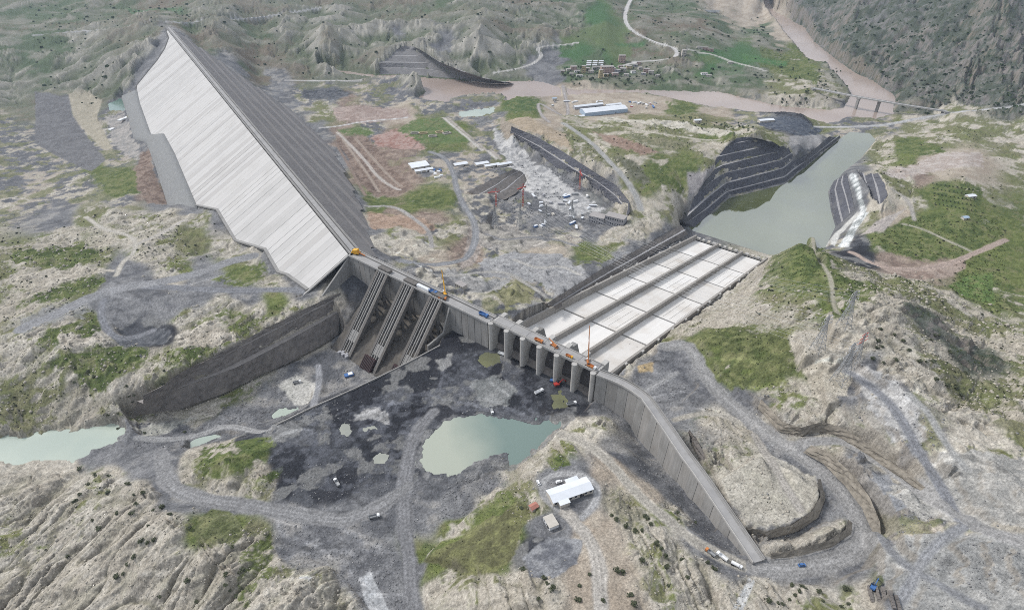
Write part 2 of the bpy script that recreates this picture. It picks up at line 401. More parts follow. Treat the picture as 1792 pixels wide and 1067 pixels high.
# ------------------------------------------------------------------ ground levels: bearing u, v, level z, cover code
CTRL = """
0 5 95 b;104 5 90 b;200 8 100 b;290 8 110 b;400 10 105 h;480 8 100 h;560 8 95 h;650 5 95 h;750 5 95 b;850 8 90 h;930 5 85 b;1000 5 75 b;1095 10 60 b;1180 10 45 b;1250 8 30 t;1300 12 22 t;1335 15 12 t
-300 -60 160 b;0 -60 160 b;400 -60 150 b;800 -60 150 b;1150 -60 100 b;1350 -60 160 c;1600 -40 190 c;1792 -40 230 c;2100 -40 250 c;0 -130 260 b;600 -130 240 b;1200 -130 240 b;1800 -130 360 c
1410 20 50 c;1500 60 60 c;1500 10 110 c;1600 130 38 c;1600 90 68 c;1600 60 92 c;1600 20 125 c;1600 8 135 c;1700 150 45 c;1700 100 85 c;1700 60 112 c;1700 20 150 c;1700 5 165 c;1792 150 60 c;1792 100 98 c;1792 60 125 c;1792 5 180 c;1550 110 36 c;1560 150 15 c;1640 170 28 c;1655 196 27 m;1450 40 45 c;1440 70 24 c;2050 150 70 c;2050 60 150 c
1370 60 15 t;1360 80 18 b;1330 60 28 b;1400 110 14 g;1422 152 29 m;1385 160 24 m;1300 140 20 b;1300 100 28 f;1240 100 32 f;1200 130 18 b;1150 140 12 b;1250 155 9 b;1100 140 12 b;1050 125 22 b;1000 130 18 b;950 125 12 k;970 110 16 k;1000 90 30 f;1080 80 38 f;1150 80 40 b;1120 60 52 b;1200 60 50 b;1180 100 35 h;1250 60 38 b;1000 50 60 h;950 50 62 h;1060 40 70 f;1250 30 36 b;1200 85 40 b
840 60 86 h;840 125 12 h;790 100 44 h;900 100 25 h;900 60 50 h;780 75 62 k;700 60 68 k;660 75 58 h;650 110 25 h;640 125 12 h;600 100 25 h;570 52 85 h;540 110 20 h;500 80 45 h;500 40 85 h;450 90 35 b;450 130 15 b;480 150 8 k;400 60 75 h;360 40 95 h;330 60 85 b;350 80 65 b;600 60 65 h;620 30 85 h;700 30 86 h;800 30 82 h;880 30 80 h;760 50 72 h
0 60 75 b;104 60 75 b;180 60 80 h;240 60 92 h;270 70 98 h;230 100 70 h;150 100 52 h;60 100 50 b;200 130 45 h;104 140 28 h;20 150 22 h;160 160 20 h;190 150 30 h;225 140 46 h;-200 100 60 b
150 240 12 x;120 200 14 x;104 280 14 x;190 270 20 x;210 200 17 x;230 260 20 x;170 300 28 g;230 320 38 g;260 300 40 e;275 340 40 e;150 320 30 x;104 340 30 x;0 340 30 x;0 250 15 x;220 350 48 x;-200 300 30 k
104 390 50 k;110 420 62 r;170 380 58 m;200 390 62 r;300 375 62 r;250 400 68 r;350 375 62 r;330 420 74 m;260 440 80 r;160 450 76 m;60 450 74 m;400 430 70 r;440 450 80 r;430 480 86 g;480 490 89 r;350 490 88 k;300 480 88 r;220 470 84 k;210 500 88 k;150 500 88 m;110 510 87 r;30 520 86 m;250 510 90 k;330 510 91 k;420 510 92 k;530 515 93 k;380 540 91 r;440 560 91 r;470 540 92 g;300 530 90 k;200 540 88 k;140 560 93 m;60 600 92 r;120 620 92 m;200 600 86 r;230 585 80 d;280 590 82 d;320 560 90 r;320 610 92 r;360 600 90 r;280 630 90 m;200 650 86 m;150 670 80 r;104 690 74 m;250 670 84 r;220 700 74 r;180 720 66 m;120 740 59 m;30 720 66 m;-200 600 100 m;-200 450 80 m
300 745 55 k;400 730 54 k;480 700 54 k;520 650 54 k;560 650 53 k;540 690 54 k;420 755 55 k;600 660 53 k;480 730 55 k;540 700 54 k;600 674 53 k;640 655 53 k;700 638 52 k;250 760 57 k;170 800 57 k;220 800 62 k;360 750 55 k;-200 780 57 k
480 745 90 d;540 715 93 d;600 690 94 d;660 662 95 d;720 632 95 d;775 602 95 d;440 762 88 d;400 776 84 m;340 800 78 m
500 800 93 d;560 780 94 d;620 750 95 d;700 700 95 d;760 640 95 d;800 620 95 d;850 640 95 d;900 690 95 d;980 700 95 d;850 700 95 d;700 800 95 d;600 850 95 d;540 850 95 d;400 800 102 g;440 790 99 g;350 815 92 m;400 845 94 r;460 840 96 m;510 850 95 d;850 860 96 k;800 880 96 k;760 900 96 k;900 800 96 k
290 800 75 k;290 840 82 k;330 865 88 k;400 885 92 k;500 900 94 k;600 910 95 k;650 890 95 k;700 860 95 k;260 820 71 k;500 960 95 k;560 960 95 k;640 960 95 k;620 1000 95 k;700 1000 95 k;720 1060 95 k;660 1040 95 k;760 1040 98 r;740 1000 96 k
104 830 60 r;60 850 58 r;180 830 72 r;250 860 86 r;200 900 84 r;104 900 66 r;300 920 98 r;240 960 90 r;150 980 74 r;60 980 62 r;350 930 99 g;400 920 97 g;430 945 96 m;380 990 104 r;300 1010 92 r;104 1050 66 r;220 1060 78 r;400 1050 100 r;480 1010 104 m;460 980 98 m;530 1040 106 r;600 1060 101 r;580 1010 97 r;-200 1000 60 r
100 1150 66 r;400 1150 98 r;600 1150 104 r;720 1150 95 k;850 1150 125 r;1050 1150 142 r;1300 1150 136 r;1600 1150 156 r;1792 1150 160 r;0 1150 55 r;-300 1300 50 r;500 1350 110 r;1000 1350 150 r;1500 1350 160 r;2100 1300 170 r
735 985 96 g;760 1000 103 g;800 1010 112 m;800 960 108 g;850 930 115 g;800 922 96.5 r;850 870 96.5 r;900 820 97 r;945 782 98 r;990 738 99 r;860 900 112 g;900 860 116 m;940 820 118 r;980 780 112 r;1020 750 106 r;1060 740 103 r;1100 790 110 k;1000 830 122 k;1000 870 125 k;960 840 122 k;930 890 124 m;900 940 124 g;960 930 127 k;940 970 128 d;870 980 120 g;860 1040 128 m;920 1040 134 r;1050 1000 136 t;1050 1060 142 t;1040 930 130 t;1100 880 123 r;1080 820 117 t;1130 860 119 t;1180 890 120 r;1150 950 129 r;1230 940 122 k;1270 970 123 k;1200 1000 130 r;1250 1040 130 r;1320 1020 126 r;1290 985 124 k
1150 660 98 k;1120 650 97 k;1180 620 98 k;1150 700 99 k;1200 640 100 k;1230 680 103 k;1190 730 103 k;1240 740 106 r;1225 790 106 k;1250 800 112 r;1300 760 110 r;1290 710 106 k;1350 760 112 k;1400 790 117 k;1450 830 121 k;1500 890 126 k;1520 940 127 k;1480 985 126 k;1400 995 125 k;1345 990 124 k;1330 830 126 r;1290 850 124 r;1400 850 126 r;1425 885 126 r;1350 905 125 r;1330 940 118 k;1400 925 119 k;1450 900 121 k;1430 955 127 r;1480 930 127 r;1380 970 125 r
1470 780 130 r;1440 765 124 r;1520 850 138 x;1560 900 142 x;1600 950 146 x;1600 1010 145 x;1680 1050 150 x;1750 1000 158 x;1560 1030 140 x;1500 1050 134 r;1400 1040 130 r;1640 900 148 x;1690 900 152 r;1600 850 146 x;1520 780 140 x;1600 780 148 x;1660 830 152 r;1700 780 154 r;1792 850 160 r;2000 900 170 r
1400 730 124 r;1440 740 126 r;1350 720 116 r;1370 690 122 r;1330 670 116 g;1390 650 126 g;1300 650 112 g;1250 640 106 g;1222 600 104 g;1280 600 116 g;1350 600 126 g;1400 620 132 r;1440 690 134 r;1480 690 138 k;1470 640 142 r;1440 600 146 r;1500 600 152 r;1530 650 148 k;1580 700 150 k;1560 640 154 r;1610 680 152 m;1650 640 146 m;1690 700 142 m;1792 700 140 m;1600 590 150 m;1550 560 156 r;1500 550 158 r;1450 540 150 g;1400 540 140 m;1360 560 130 r;1310 560 114 r;1255 560 94 r;1205 578 90 m
1305 510 72 r;1340 480 82 r;1380 450 98 g;1400 425 100 g;1350 450 66 r;1312 482 44 r;1255 540 70 r;1430 450 112 g;1450 490 128 g;1520 520 140 m;1560 520 130 m;1620 560 128 c;1680 580 108 m;1690 620 120 c;1792 600 110 m;1650 520 92 m;1600 500 94 m;1550 490 98 m;1500 480 110 m;1420 480 124 g;1360 500 112 g;1330 540 116 m;2050 600 120 m
1690 500 62 g;1792 500 60 g;1640 470 60 e;1560 465 58 e;1510 450 60 d;1500 430 54 d;1472 432 40 x;1540 420 56 g;1580 400 56 g;1640 400 60 g;1690 440 60 g;1792 420 60 g;1690 360 70 g;1640 340 66 g;1560 370 58 t;1590 340 62 m;1600 300 58 e;1640 290 56 t;1690 280 58 t;1690 330 70 m;1580 270 36 g;1540 290 26 m;1560 250 22 m;1640 240 34 m;1690 230 36 m;1792 250 40 m;1600 220 14 m;1545 222 10 x;1645 208 16 m;1480 223 10 x;1430 219 8 m;1300 206 8 x;2050 400 80 g;2050 260 60 m;1570 310 62 m
1000 330 30 k;950 330 30 k;920 300 28 x;900 270 24 x;870 240 20 x;850 210 14 x;880 210 18 x;900 350 34 x;870 370 44 x;940 380 42 k;1000 380 38 k;1050 400 40 k;1000 410 46 x;920 410 52 x;850 400 60 x;880 440 72 x;950 440 64 t;960 470 78 x;930 490 88 x;1000 480 74 x;1030 440 56 g;1060 450 58 m;1080 420 48 r;1130 400 46 r;1150 380 44 r;1110 350 50 r;1130 320 58 g;1180 330 48 m;1185 365 40 m;1150 290 62 g;1200 290 60 g;1230 270 66 m;1080 290 60 m;1040 270 58 m;1120 250 66 m;1060 240 52 m;1000 240 46 m;1180 240 66 m;1240 240 66 m;1150 215 50 m;1080 215 36 m;1220 210 40 m;1010 215 34 m;960 215 36 t;930 200 34 g;905 185 22 g;890 195 24 g;920 225 46 t;970 250 52 t;980 185 12 t;1050 190 13 t;1100 185 11 t;1150 190 12 t;1200 195 12 g;1250 205 12 t;1290 215 14 x;1350 218 22 d;1380 215 26 d;1400 225 28 d;1320 225 34 m;1290 225 50 m;1440 250 22 x;1415 256 30 x;1100 170 9 t;1000 175 9 t;1020 168 8 t;1300 233 78 r;1250 255 70 m;1400 262 44 x;1210 330 44 k
730 430 90 r;690 440 96 r;660 425 100 r;700 410 86 r;650 390 76 t;690 370 66 e;720 390 72 t;760 400 70 x;800 400 68 m;820 420 70 e;830 450 76 e;760 460 92 t;700 455 104 x;800 490 104 x;850 480 92 x;900 510 108 m;880 500 102 m;940 510 96 x;955 530 90 x;900 545 110 x;860 535 114 x;780 490 110 x;740 472 112 x;820 520 112 x;670 450 112 k
760 370 60 e;800 340 50 g;760 345 52 g;720 350 52 g;665 360 60 g;650 350 46 g;835 350 46 x;830 310 38 x;800 280 32 x;740 290 34 x;710 310 34 e;690 330 36 e;640 300 22 e;660 320 30 e;600 240 14 e;680 260 22 e;700 240 18 e;760 235 18 g;740 215 15 g;800 240 18 g;640 220 12 x;620 190 9 e;700 195 9 t;560 200 8 m;530 170 7 x;570 160 7 x;640 150 7 x;690 155 7 x;750 190 9 x;820 200 10 x;850 195 9 x;870 290 28 x;860 260 20 x;700 165 7 x;620 130 9 h;560 135 12 h
"""
pts, codes = [], []
for ln in CTRL.strip().splitlines():
    for it in ln.split(';'):
        u, v, z, c = it.split(); pts.append(P(float(u), float(v), float(z))); codes.append(c)
def extra(p, c): pts.append(np.array(p, float)); codes.append(c)
for p in toe3[1:]: extra(p - np.array([0, 0, 1.0]), 'k')
for p in apron3: extra(p - np.array([0, 0, 1.0]), 'k')
for p in dtoe3[1:]: extra(p - np.array([0, 0, 0.5]), 'k')
for k, rows in terr3.items():
    for j in range(0, 60, 6):
        if k not in ('basin2', 'basin3', 'ridge2', 'far', 'spill'): extra(rows[0][j] - np.array([0, 0, .5]), 'k')
        if k not in ('basin', ): extra(rows[-1][j] + np.array([0, 0, .3]), {'spill': 'r', 'far': 'h', 'chute': 'k', 'yard': 'x', 'ridge': 'k', 'bank1': 'r', 'bank2': 'x', 'bank3': 'r', 'bank4': 'r', 'bank5': 'r'}.get(k, 'm'))
for j in range(40, 60, 4): extra(terr3['basin'][-1][j], 'k')
for p, z in zip(wing3, wingbase): extra((p[0] - 3, p[1] - 3, z + .3), 'k')
for s, z in ((-205, 96), (-185, 92), (-50, 95), (-25, 95), (0, 95), (30, 95), (60, 95), (90, 95), (SPL, 95)): extra(LS(s, 14, z), 'd')
for s, z in ((-150, 70), (-110, 66), (-70, 70)): extra(LS(s, 20, z), 'k')
for s in (-170, -150, -110, -70): extra(LS(s, 62, 52), 'k')
for d in (60, 120, 200, 280, 360, 440, 487): extra(LS(SPL + 8, -d, chute_z(d) + 8), 'r')
for s, z in ((-190, 112), (-140, 115), (-90, 116), (-40, 114)): extra(LS(s, -30, z), 'k')
pts = np.array(pts)
# ------------------------------------------------------------------ ground sheet: one height field in plan, finer near the camera
Uc = np.r_[np.linspace(-900, -60, 40)[:-1], np.arange(-60, 1852, 1.75), np.linspace(1852, 2700, 40)[1:]]
Vr = np.r_[np.linspace(-165, -20, 60)[:-1], np.arange(-20, 280, 1.25), np.arange(280, 1232, 1.75), np.linspace(1232, 1560, 40)[1:]]
NU_, NV_ = len(Uc), len(Vr)
UU, VV = np.meshgrid(Uc, Vr)
def plan(u, v):
    x = (u - CX) / FPX; y = (CY - v) / FPX; d = SP - y * CP; f = CP + y * SP; t = (CZ - ZREF) / d
    return x * t, f * t
GX, GY = plan(UU, VV)
qu, qv = Q(pts[:, 0], pts[:, 1], ZREF)
def rbf_fit(qx, qy, z, lam=1.5, c=4.0):
    n = len(qx)
    r = np.sqrt((qx[:, None] - qx) ** 2 + (qy[:, None] - qy) ** 2 + c * c)
    Kc = np.zeros((n + 3, n + 3)); Kc[:n, :n] = -r + lam * np.eye(n)
    Kc[:n, n] = 1; Kc[:n, n + 1] = qx / 1000; Kc[:n, n + 2] = qy / 1000; Kc[n:, :n] = Kc[:n, n:].T
    return np.linalg.solve(Kc, np.r_[z, 0, 0, 0])
cf = rbf_fit(qu, qv, pts[:, 2])
hU, hV = Uc[::2], Vr[::2]                                    # half resolution for the smooth fields
HU, HV = np.meshgrid(hU, hV)
CODES = 'rgmbhckdetfx'
cid = np.array([CODES.index(c) for c in codes])
Zh = np.zeros(HU.shape); Wh = np.zeros((len(CODES),) + HU.shape, np.float32)
onehot = np.eye(len(CODES))[cid]
for i in range(0, HU.shape[0], 8):
    a = HU[i:i + 8].ravel(); b = HV[i:i + 8].ravel()
    r2 = (a[:, None] - qu) ** 2 + (b[:, None] - qv) ** 2
    z = -np.sqrt(r2 + 16.0) @ cf[:-3] + cf[-3] + cf[-2] * a / 1000 + cf[-1] * b / 1000
    w = 1.0 / (r2 + 60.0) ** 2
    ww = w @ onehot / w.sum(1)[:, None]
    sh = HU[i:i + 8].shape
    Zh[i:i + 8] = z.reshape(sh); Wh[:, i:i + 8] = ww.T.reshape((len(CODES),) + sh)
def bil(F, u, v, us, vs):
    fi = np.clip(np.interp(u, us, np.arange(len(us))), 0, len(us) - 1.001); fj = np.clip(np.interp(v, vs, np.arange(len(vs))), 0, len(vs) - 1.001)
    i = fi.astype(int); j = fj.astype(int); a = fi - i; b = fj - j
    return (F[..., j, i] * (1 - a) + F[..., j, i + 1] * a) * (1 - b) + (F[..., j + 1, i] * (1 - a) + F[..., j + 1, i + 1] * a) * b
Z = bil(Zh, UU, VV, hU, hV)
gx32, gy32 = GX.astype(np.float32), GY.astype(np.float32)
# ragged cover boundaries
w2x = (fbm(gx32 / 13, gy32 / 13, 3, 4) - .5) * 22; w2y = (fbm(gx32 / 13, gy32 / 13, 3, 6) - .5) * 16
wpx = (fbm(gx32 / 60, gy32 / 60, 4, 1) - .5) * 46; wpy = (fbm(gx32 / 60, gy32 / 60, 4, 2) - .5) * 34
W = bil(Wh, UU + wpx, VV + wpy, hU, hV)
Wsoft = W.copy()
W = W ** 2.2
W /= W.sum(0)
def field(d, src=None):
    src = Wsoft if src is None else src
    return sum(src[CODES.index(c)] * v for c, v in d.items())

def grads(Zf):
    xi, xj = np.gradient(GX, axis=1), np.gradient(GX, axis=0)
    yi, yj = np.gradient(GY, axis=1), np.gradient(GY, axis=0)
    zi, zj = np.gradient(Zf, axis=1), np.gradient(Zf, axis=0)
    det = xi * yj - xj * yi
    return (zi * yj - zj * yi) / det, (xi * zj - xj * zi) / det
cell = np.sqrt(np.abs(np.gradient(GX, axis=1) * np.gradient(GY, axis=0))).astype(np.float32)   # plan spacing (m)

def gully(x, y, dx, dy, k):
    """valley pattern: waves running down the slope (dx, dy = unit vector across the slope), blended cell by cell"""
    fx = np.floor(x); fy = np.floor(y); ix = fx.astype(np.int64); iy = fy.astype(np.int64)
    tx = (x - fx).astype(np.float32); ty = (y - fy).astype(np.float32)
    acc = np.zeros_like(tx); wt = np.zeros_like(tx); gxx = np.zeros_like(tx)
    for i in (-1, 0, 1, 2):
        for j in (-1, 0, 1, 2):
            ox = i + _h(ix + i, iy + j, k) * .8 - .4 - tx; oy = j + _h(ix + i, iy + j, k + 3) * .8 - .4 - ty
            w = np.exp(-2.2 * (ox * ox + oy * oy))
            ph = (ox * dx + oy * dy) * 6.2832 + _h(ix + i, iy + j, k + 5) * 0.9
            acc += np.cos(ph) * w; gxx += -np.sin(ph) * w; wt += w
    return acc / wt, gxx / wt
def erode(Zf, amp, lam0, octs, k, gain=.55, slope_ref=.22, keep=.25):
    sx, sy = grads(Zf); out = np.zeros_like(gx32)
    sx = sx.astype(np.float32); sy = sy.astype(np.float32)
    lam = lam0; a = amp.astype(np.float32).copy()
    for o in range(octs):
        m = np.sqrt(sx * sx + sy * sy) + 1e-5
        ax_, ay_ = -sy / m, sx / m
        g, dg = gully(gx32 / lam, gy32 / lam, ax_, ay_, k + 11 * o)
        s = (keep + (1 - keep) * sstep(0, slope_ref, m)) * sstep(.28, .12, cell / lam)
        out += a * s * g
        d = a * s * dg * 6.2832 / lam
        sx = sx + d * ax_; sy = sy + d * ay_
        a *= gain; lam *= .52
    return out
ampL = field(dict(r=4.0, g=2.2, m=4.0, b=4, h=4, c=11, x=.9, k=.3, d=.1, e=1.2, t=.6, f=2))
ampS = field(dict(r=2.4, g=1.0, m=2.6, b=.8, h=1.0, c=2.5, x=1.6, k=.12, d=.12, e=.8, t=.4, f=.4))
dist = np.sqrt(GX ** 2 + GY ** 2)
farw = sstep(700, 1500, dist)
rdg = 1 - np.abs(2 * vnoise(gx32 / 330 + 4.2, gy32 / 330 + 1.7, 801) - 1); rdg2 = 1 - np.abs(2 * vnoise(gx32 / 170 + 2.2, gy32 / 170 + 8.7, 803) - 1)
Z = Z + (rdg * 46 + rdg2 * 20 - 36) * Wsoft[CODES.index('h')] * farw * sstep(10, 38, Z) + (rdg * 18 + rdg2 * 8 - 14) * Wsoft[CODES.index('b')] * farw * sstep(10, 38, Z)
Zb = Z.copy()
Z = Z + erode(Zb, ampL * (.45 + .55 * farw), 130., 2, 20, gain=.5) + (fbm(gx32 / 120, gy32 / 120, 4, 77) - .5) * ampL * 1.3
Z = Z + erode(Z, field(dict(b=3.5, h=8.0, c=7.0, m=1.5, g=.8)) * farw, 95., 3, 40, gain=.55, slope_ref=.35, keep=.08)
Z = Z + erode(Z, ampS, 34., 4, 60, gain=.56)
rough_n = fbm(gx32 / 7, gy32 / 7, 3, 90) - .5
Z = Z + rough_n * field(dict(r=1.3, g=.5, m=1.3, b=1, h=1, c=4, k=.8, x=2.0, d=1.3, e=.9, t=.4, f=.2)) * sstep(6, 1.5, cell)
# ribbed marl: rounded lobes parted by sharp rills, running with the dip
def lobes(ax0, ax1, lam, stretch, k):
    d = P(*ax1)[:2] - P(*ax0)[:2]; d = d / np.hypot(*d)
    al = (gx32 * d[0] + gy32 * d[1]).astype(np.float32); ac = (-gx32 * d[1] + gy32 * d[0]).astype(np.float32)
    wx = (fbm(gx32 / 40, gy32 / 40, 3, k + 1) - .5) * 16; ac = ac + wx
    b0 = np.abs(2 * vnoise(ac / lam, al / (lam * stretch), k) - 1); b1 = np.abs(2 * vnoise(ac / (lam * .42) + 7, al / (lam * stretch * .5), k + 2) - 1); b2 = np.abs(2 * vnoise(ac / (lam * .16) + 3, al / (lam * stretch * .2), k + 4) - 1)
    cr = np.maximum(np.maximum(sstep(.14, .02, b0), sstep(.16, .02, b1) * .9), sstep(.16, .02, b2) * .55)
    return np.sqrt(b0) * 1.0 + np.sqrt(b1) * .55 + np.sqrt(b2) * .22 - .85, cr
def zone(u0, u1, v0, v1, s_=60): return sstep(u0 - s_, u0, UU) * sstep(u1 + s_, u1, UU) * sstep(v0 - s_, v0, VV) * sstep(v1 + s_, v1, VV)
rw = Wsoft[CODES.index('r')] + .6 * Wsoft[CODES.index('m')] + .25 * Wsoft[CODES.index('g')]
zA = zone(-900, 620, 870, 1600); zB = zone(860, 1330, 880, 1600); zC = zone(1500, 2700, 540, 860); zD = zone(1180, 1480, 420, 720); zE = zone(-900, 480, 380, 760)
rw = np.clip(rw + zC * Wsoft[CODES.index('c')], 0, 1)  # dark canyon cover on this right slope paints in its shaded side
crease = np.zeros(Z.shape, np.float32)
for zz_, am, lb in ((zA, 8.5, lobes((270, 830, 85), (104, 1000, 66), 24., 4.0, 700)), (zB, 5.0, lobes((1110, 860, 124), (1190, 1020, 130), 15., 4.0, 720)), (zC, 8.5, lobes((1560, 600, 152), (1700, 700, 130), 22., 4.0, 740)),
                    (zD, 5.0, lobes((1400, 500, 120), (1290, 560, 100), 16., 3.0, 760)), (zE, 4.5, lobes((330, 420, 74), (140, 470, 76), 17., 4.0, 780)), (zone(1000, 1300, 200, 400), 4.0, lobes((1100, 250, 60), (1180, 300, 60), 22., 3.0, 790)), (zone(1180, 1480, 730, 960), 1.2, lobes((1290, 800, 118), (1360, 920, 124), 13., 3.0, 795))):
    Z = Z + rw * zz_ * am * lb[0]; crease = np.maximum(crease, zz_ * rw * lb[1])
# angular ledges on the canyon side
cw = Wsoft[CODES.index('c')]
Z = Z + cw * (np.abs((Z / 26.) % 1 - .5) - .25) * 5 * sstep(.2, .8, cw)

# worked ground steps down in rough benches
def stepped(z, h, k):
    zz = z / h + (fbm(gx32 / 60, gy32 / 60, 3, k) - .5) * 2.2; f = zz - np.floor(zz); return h * (np.floor(zz) + sstep(.62, .98, f) - zz)
xw = Wsoft[CODES.index('x')] + .6 * Wsoft[CODES.index('e')] + .5 * Wsoft[CODES.index('k')] + .4 * Wsoft[CODES.index('r')]
Z = Z + stepped(Z, 6.0, 851) * np.clip(xw, 0, 1) * zone(600, 1110, 215, 560) * .9 + stepped(Z, 5.0, 853) * np.clip(xw, 0, 1) * zone(1260, 2000, 660, 1150) * .85 + stepped(Z, 4.0, 855) * np.clip(xw, 0, 1) * zone(60, 480, 440, 620) * .6
# ---- levels fixed by works: terraces, dam body, pads
def carve_tri(a, b, c, off, mode='min'):
    uu, vv = Q(np.array([a[0], b[0], c[0]]), np.array([a[1], b[1], c[1]]), ZREF)
    i0, i1 = np.searchsorted(Uc, [uu.min() - 2, uu.max() + 2]); j0, j1 = np.searchsorted(Vr, [vv.min() - 2, vv.max() + 2])
    if i1 <= i0 or j1 <= j0: return
    X = GX[j0:j1, i0:i1]; Y = GY[j0:j1, i0:i1]
    d = (b[1] - c[1]) * (a[0] - c[0]) + (c[0] - b[0]) * (a[1] - c[1])
    if abs(d) < 1e-6: return
    l1 = ((b[1] - c[1]) * (X - c[0]) + (c[0] - b[0]) * (Y - c[1])) / d
    l2 = ((c[1] - a[1]) * (X - c[0]) + (a[0] - c[0]) * (Y - c[1])) / d
    l3 = 1 - l1 - l2
    ins = (l1 >= -.02) & (l2 >= -.02) & (l3 >= -.02)
    zz = l1 * a[2] + l2 * b[2] + l3 * c[2] - off
    sub = Z[j0:j1, i0:i1]
    if mode == 'min': sub[ins] = np.minimum(sub[ins], zz[ins])
    else: sub[ins] = zz[ins]
def carve_quad(a, b, c, d, off, mode='min'): carve_tri(a, b, c, off, mode); carve_tri(a, c, d, off, mode)
def poly_sd(px, U, V):
    """signed distance (positive inside) of points to polygon px, in the same plane units"""
    px = np.array(px, float); n = len(px)
    dmin = np.full(U.shape, 1e9); ins = np.zeros(U.shape, bool)
    for i in range(n):
        x0, y0 = px[i]; x1, y1 = px[(i + 1) % n]; ex, ey = x1 - x0, y1 - y0
        t = np.clip(((U - x0) * ex + (V - y0) * ey) / (ex * ex + ey * ey + 1e-9), 0, 1)
        dmin = np.minimum(dmin, (U - x0 - t * ex) ** 2 + (V - y0 - t * ey) ** 2)
        cr = ((y0 > V) != (y1 > V)) & (U < (x1 - x0) * (V - y0) / (y1 - y0 + 1e-12) + x0)
        ins ^= cr
    d = np.sqrt(dmin); return np.where(ins, d, -d)
def to_q(px, z): p = np.array([P(u, v, z) for u, v in px]); return np.stack(Q(p[:, 0], p[:, 1], ZREF), 1)
def window(q, pad):
    i0, i1 = np.searchsorted(Uc, [q[:, 0].min() - pad, q[:, 0].max() + pad]); j0, j1 = np.searchsorted(Vr, [q[:, 1].min() - pad, q[:, 1].max() + pad])
    return slice(j0, j1), slice(i0, i1)
def flatten(px, z, pad=10, rough=0.0, raise_only=False, lower_only=False):
    q = to_q(px, z); sl = window(q, pad + 4)
    sd = poly_sd(q, UU[sl] + wpx[sl] * .12, VV[sl] + wpy[sl] * .12)
    w = sstep(-pad, 0, sd); zz = z + rough_n[sl] * rough
    if raise_only: zz = np.maximum(zz, Z[sl])
    if lower_only: zz = np.minimum(zz, Z[sl])
    Z[sl] = Z[sl] * (1 - w) + zz * w
# approach floor and intake pit, platforms
flatten([(480, 746), (540, 716), (600, 690), (660, 662), (720, 632), (775, 602), (775, 566), (860, 612), (1036, 702), (1000, 735), (985, 738), (900, 816), (800, 918), (735, 982), (740, 1067), (650, 1067), (600, 1000), (500, 950), (470, 900), (600, 905), (500, 880), (520, 850), (480, 790)], 95, pad=8, rough=1.6)
flatten([(226, 730), (262, 720), (321, 708), (392, 683), (467, 645), (504, 629), (560, 598), (592, 578), (640, 640), (690, 640), (640, 658), (600, 674), (540, 700), (480, 731), (420, 755), (330, 765), (250, 765)], 54, pad=8, rough=.9)
flatten([(1100, 660), (1170, 605), (1200, 610), (1215, 640), (1225, 670), (1190, 700), (1140, 690)], 98.5, pad=10, rough=.5)
flatten([(945, 850), (975, 832), (1030, 838), (1046, 868), (1010, 892), (960, 890)], 124.5, pad=8, rough=.2)
flatten([(945, 905), (975, 898), (985, 925), (960, 935)], 126, pad=5, rough=.2)
flatten([(960, 178), (1120, 176), (1170, 190), (1080, 208), (990, 206)], 12, pad=4, rough=.2)
flatten([(700, 275), (770, 272), (785, 300), (740, 312), (712, 300)], 33, pad=4, rough=.2)
flatten([(785, 270), (860, 262), (905, 285), (880, 296), (800, 292)], 30, pad=4, rough=.2)
flatten([(985, 120), (1090, 112), (1150, 125), (1140, 140), (1000, 142)], 17, pad=4)
flatten([(1025, 362), (1098, 378), (1090, 398), (1025, 388)], 40, pad=4)
flatten([(890, 300), (950, 290), (1040, 340), (1080, 372), (1020, 400), (930, 410), (860, 400), (880, 360), (930, 330)], 38, pad=12, rough=1.2)
flatten([(1262, 838), (1330, 798), (1395, 828), (1422, 868), (1418, 888), (1380, 912), (1335, 924), (1288, 896)], 125.8, pad=14, rough=.9)
flatten([(1440, 660), (1485, 640), (1495, 690), (1450, 705)], 137, pad=8)
flatten([(1400, 580), (1450, 575), (1455, 615), (1410, 620)], 143, pad=8)
flatten([(1455, 545), (1500, 545), (1505, 575), (1460, 575)], 156, pad=6)

for k, rows in terr3.items():
    for i in range(len(rows) - 1):
        a, b = rows[i][::3], rows[i + 1][::3]
        for j in range(len(a) - 1):
            carve_quad(a[j], a[j + 1], b[j + 1], b[j], 6.0 if k == 'spill' else 3.0 if k[:4] != 'bank' else 1.8)
            if i == 0:                                       # clear the ground just in front of the foot
                fo = []
                for q0, q1 in ((a[j], b[j]), (a[j + 1], b[j + 1])):
                    d = q0[:2] - q1[:2]; d = d / (np.hypot(*d) + 1e-6); fo.append(np.r_[q0[:2] + d * (5 if k != 'far' else 10), q0[2]])
                carve_quad(a[j], a[j + 1], fo[1], fo[0], .15)
# under the dam body
def dam_pt(a, r, z): p = dam_xy(a, r); return np.array([p[0], p[1], z])
def dam_a(p): return float((p[:2] - A3[:2]) @ AX)
for line, r0, off in ((toe3 + [dam_pt(ALEN + 2, 40 * SU, ZC - 40)], 0.0, 1.2), (dtoe3, -CW, 1.0)):
    for p, q in zip(line[:-1], line[1:]):
        carve_quad(dam_pt(dam_a(p), r0, ZC), dam_pt(dam_a(q), r0, ZC), q, p, off)
carve_quad(dam_pt(-10, 1, ZC), dam_pt(ALEN + 4, 1, ZC), dam_pt(ALEN + 4, -CW - 1, ZC), dam_pt(-10, -CW - 1, ZC), 1.2)
for p, q, p2, q2 in zip(apron3[:-1], apron3[1:], [toe3[i] for i in (5, 6, 7, 8, 9, 9)], [toe3[i] for i in (6, 7, 8, 9, 9, 10)]):
    carve_quad(p2, q2, q, p, .6)
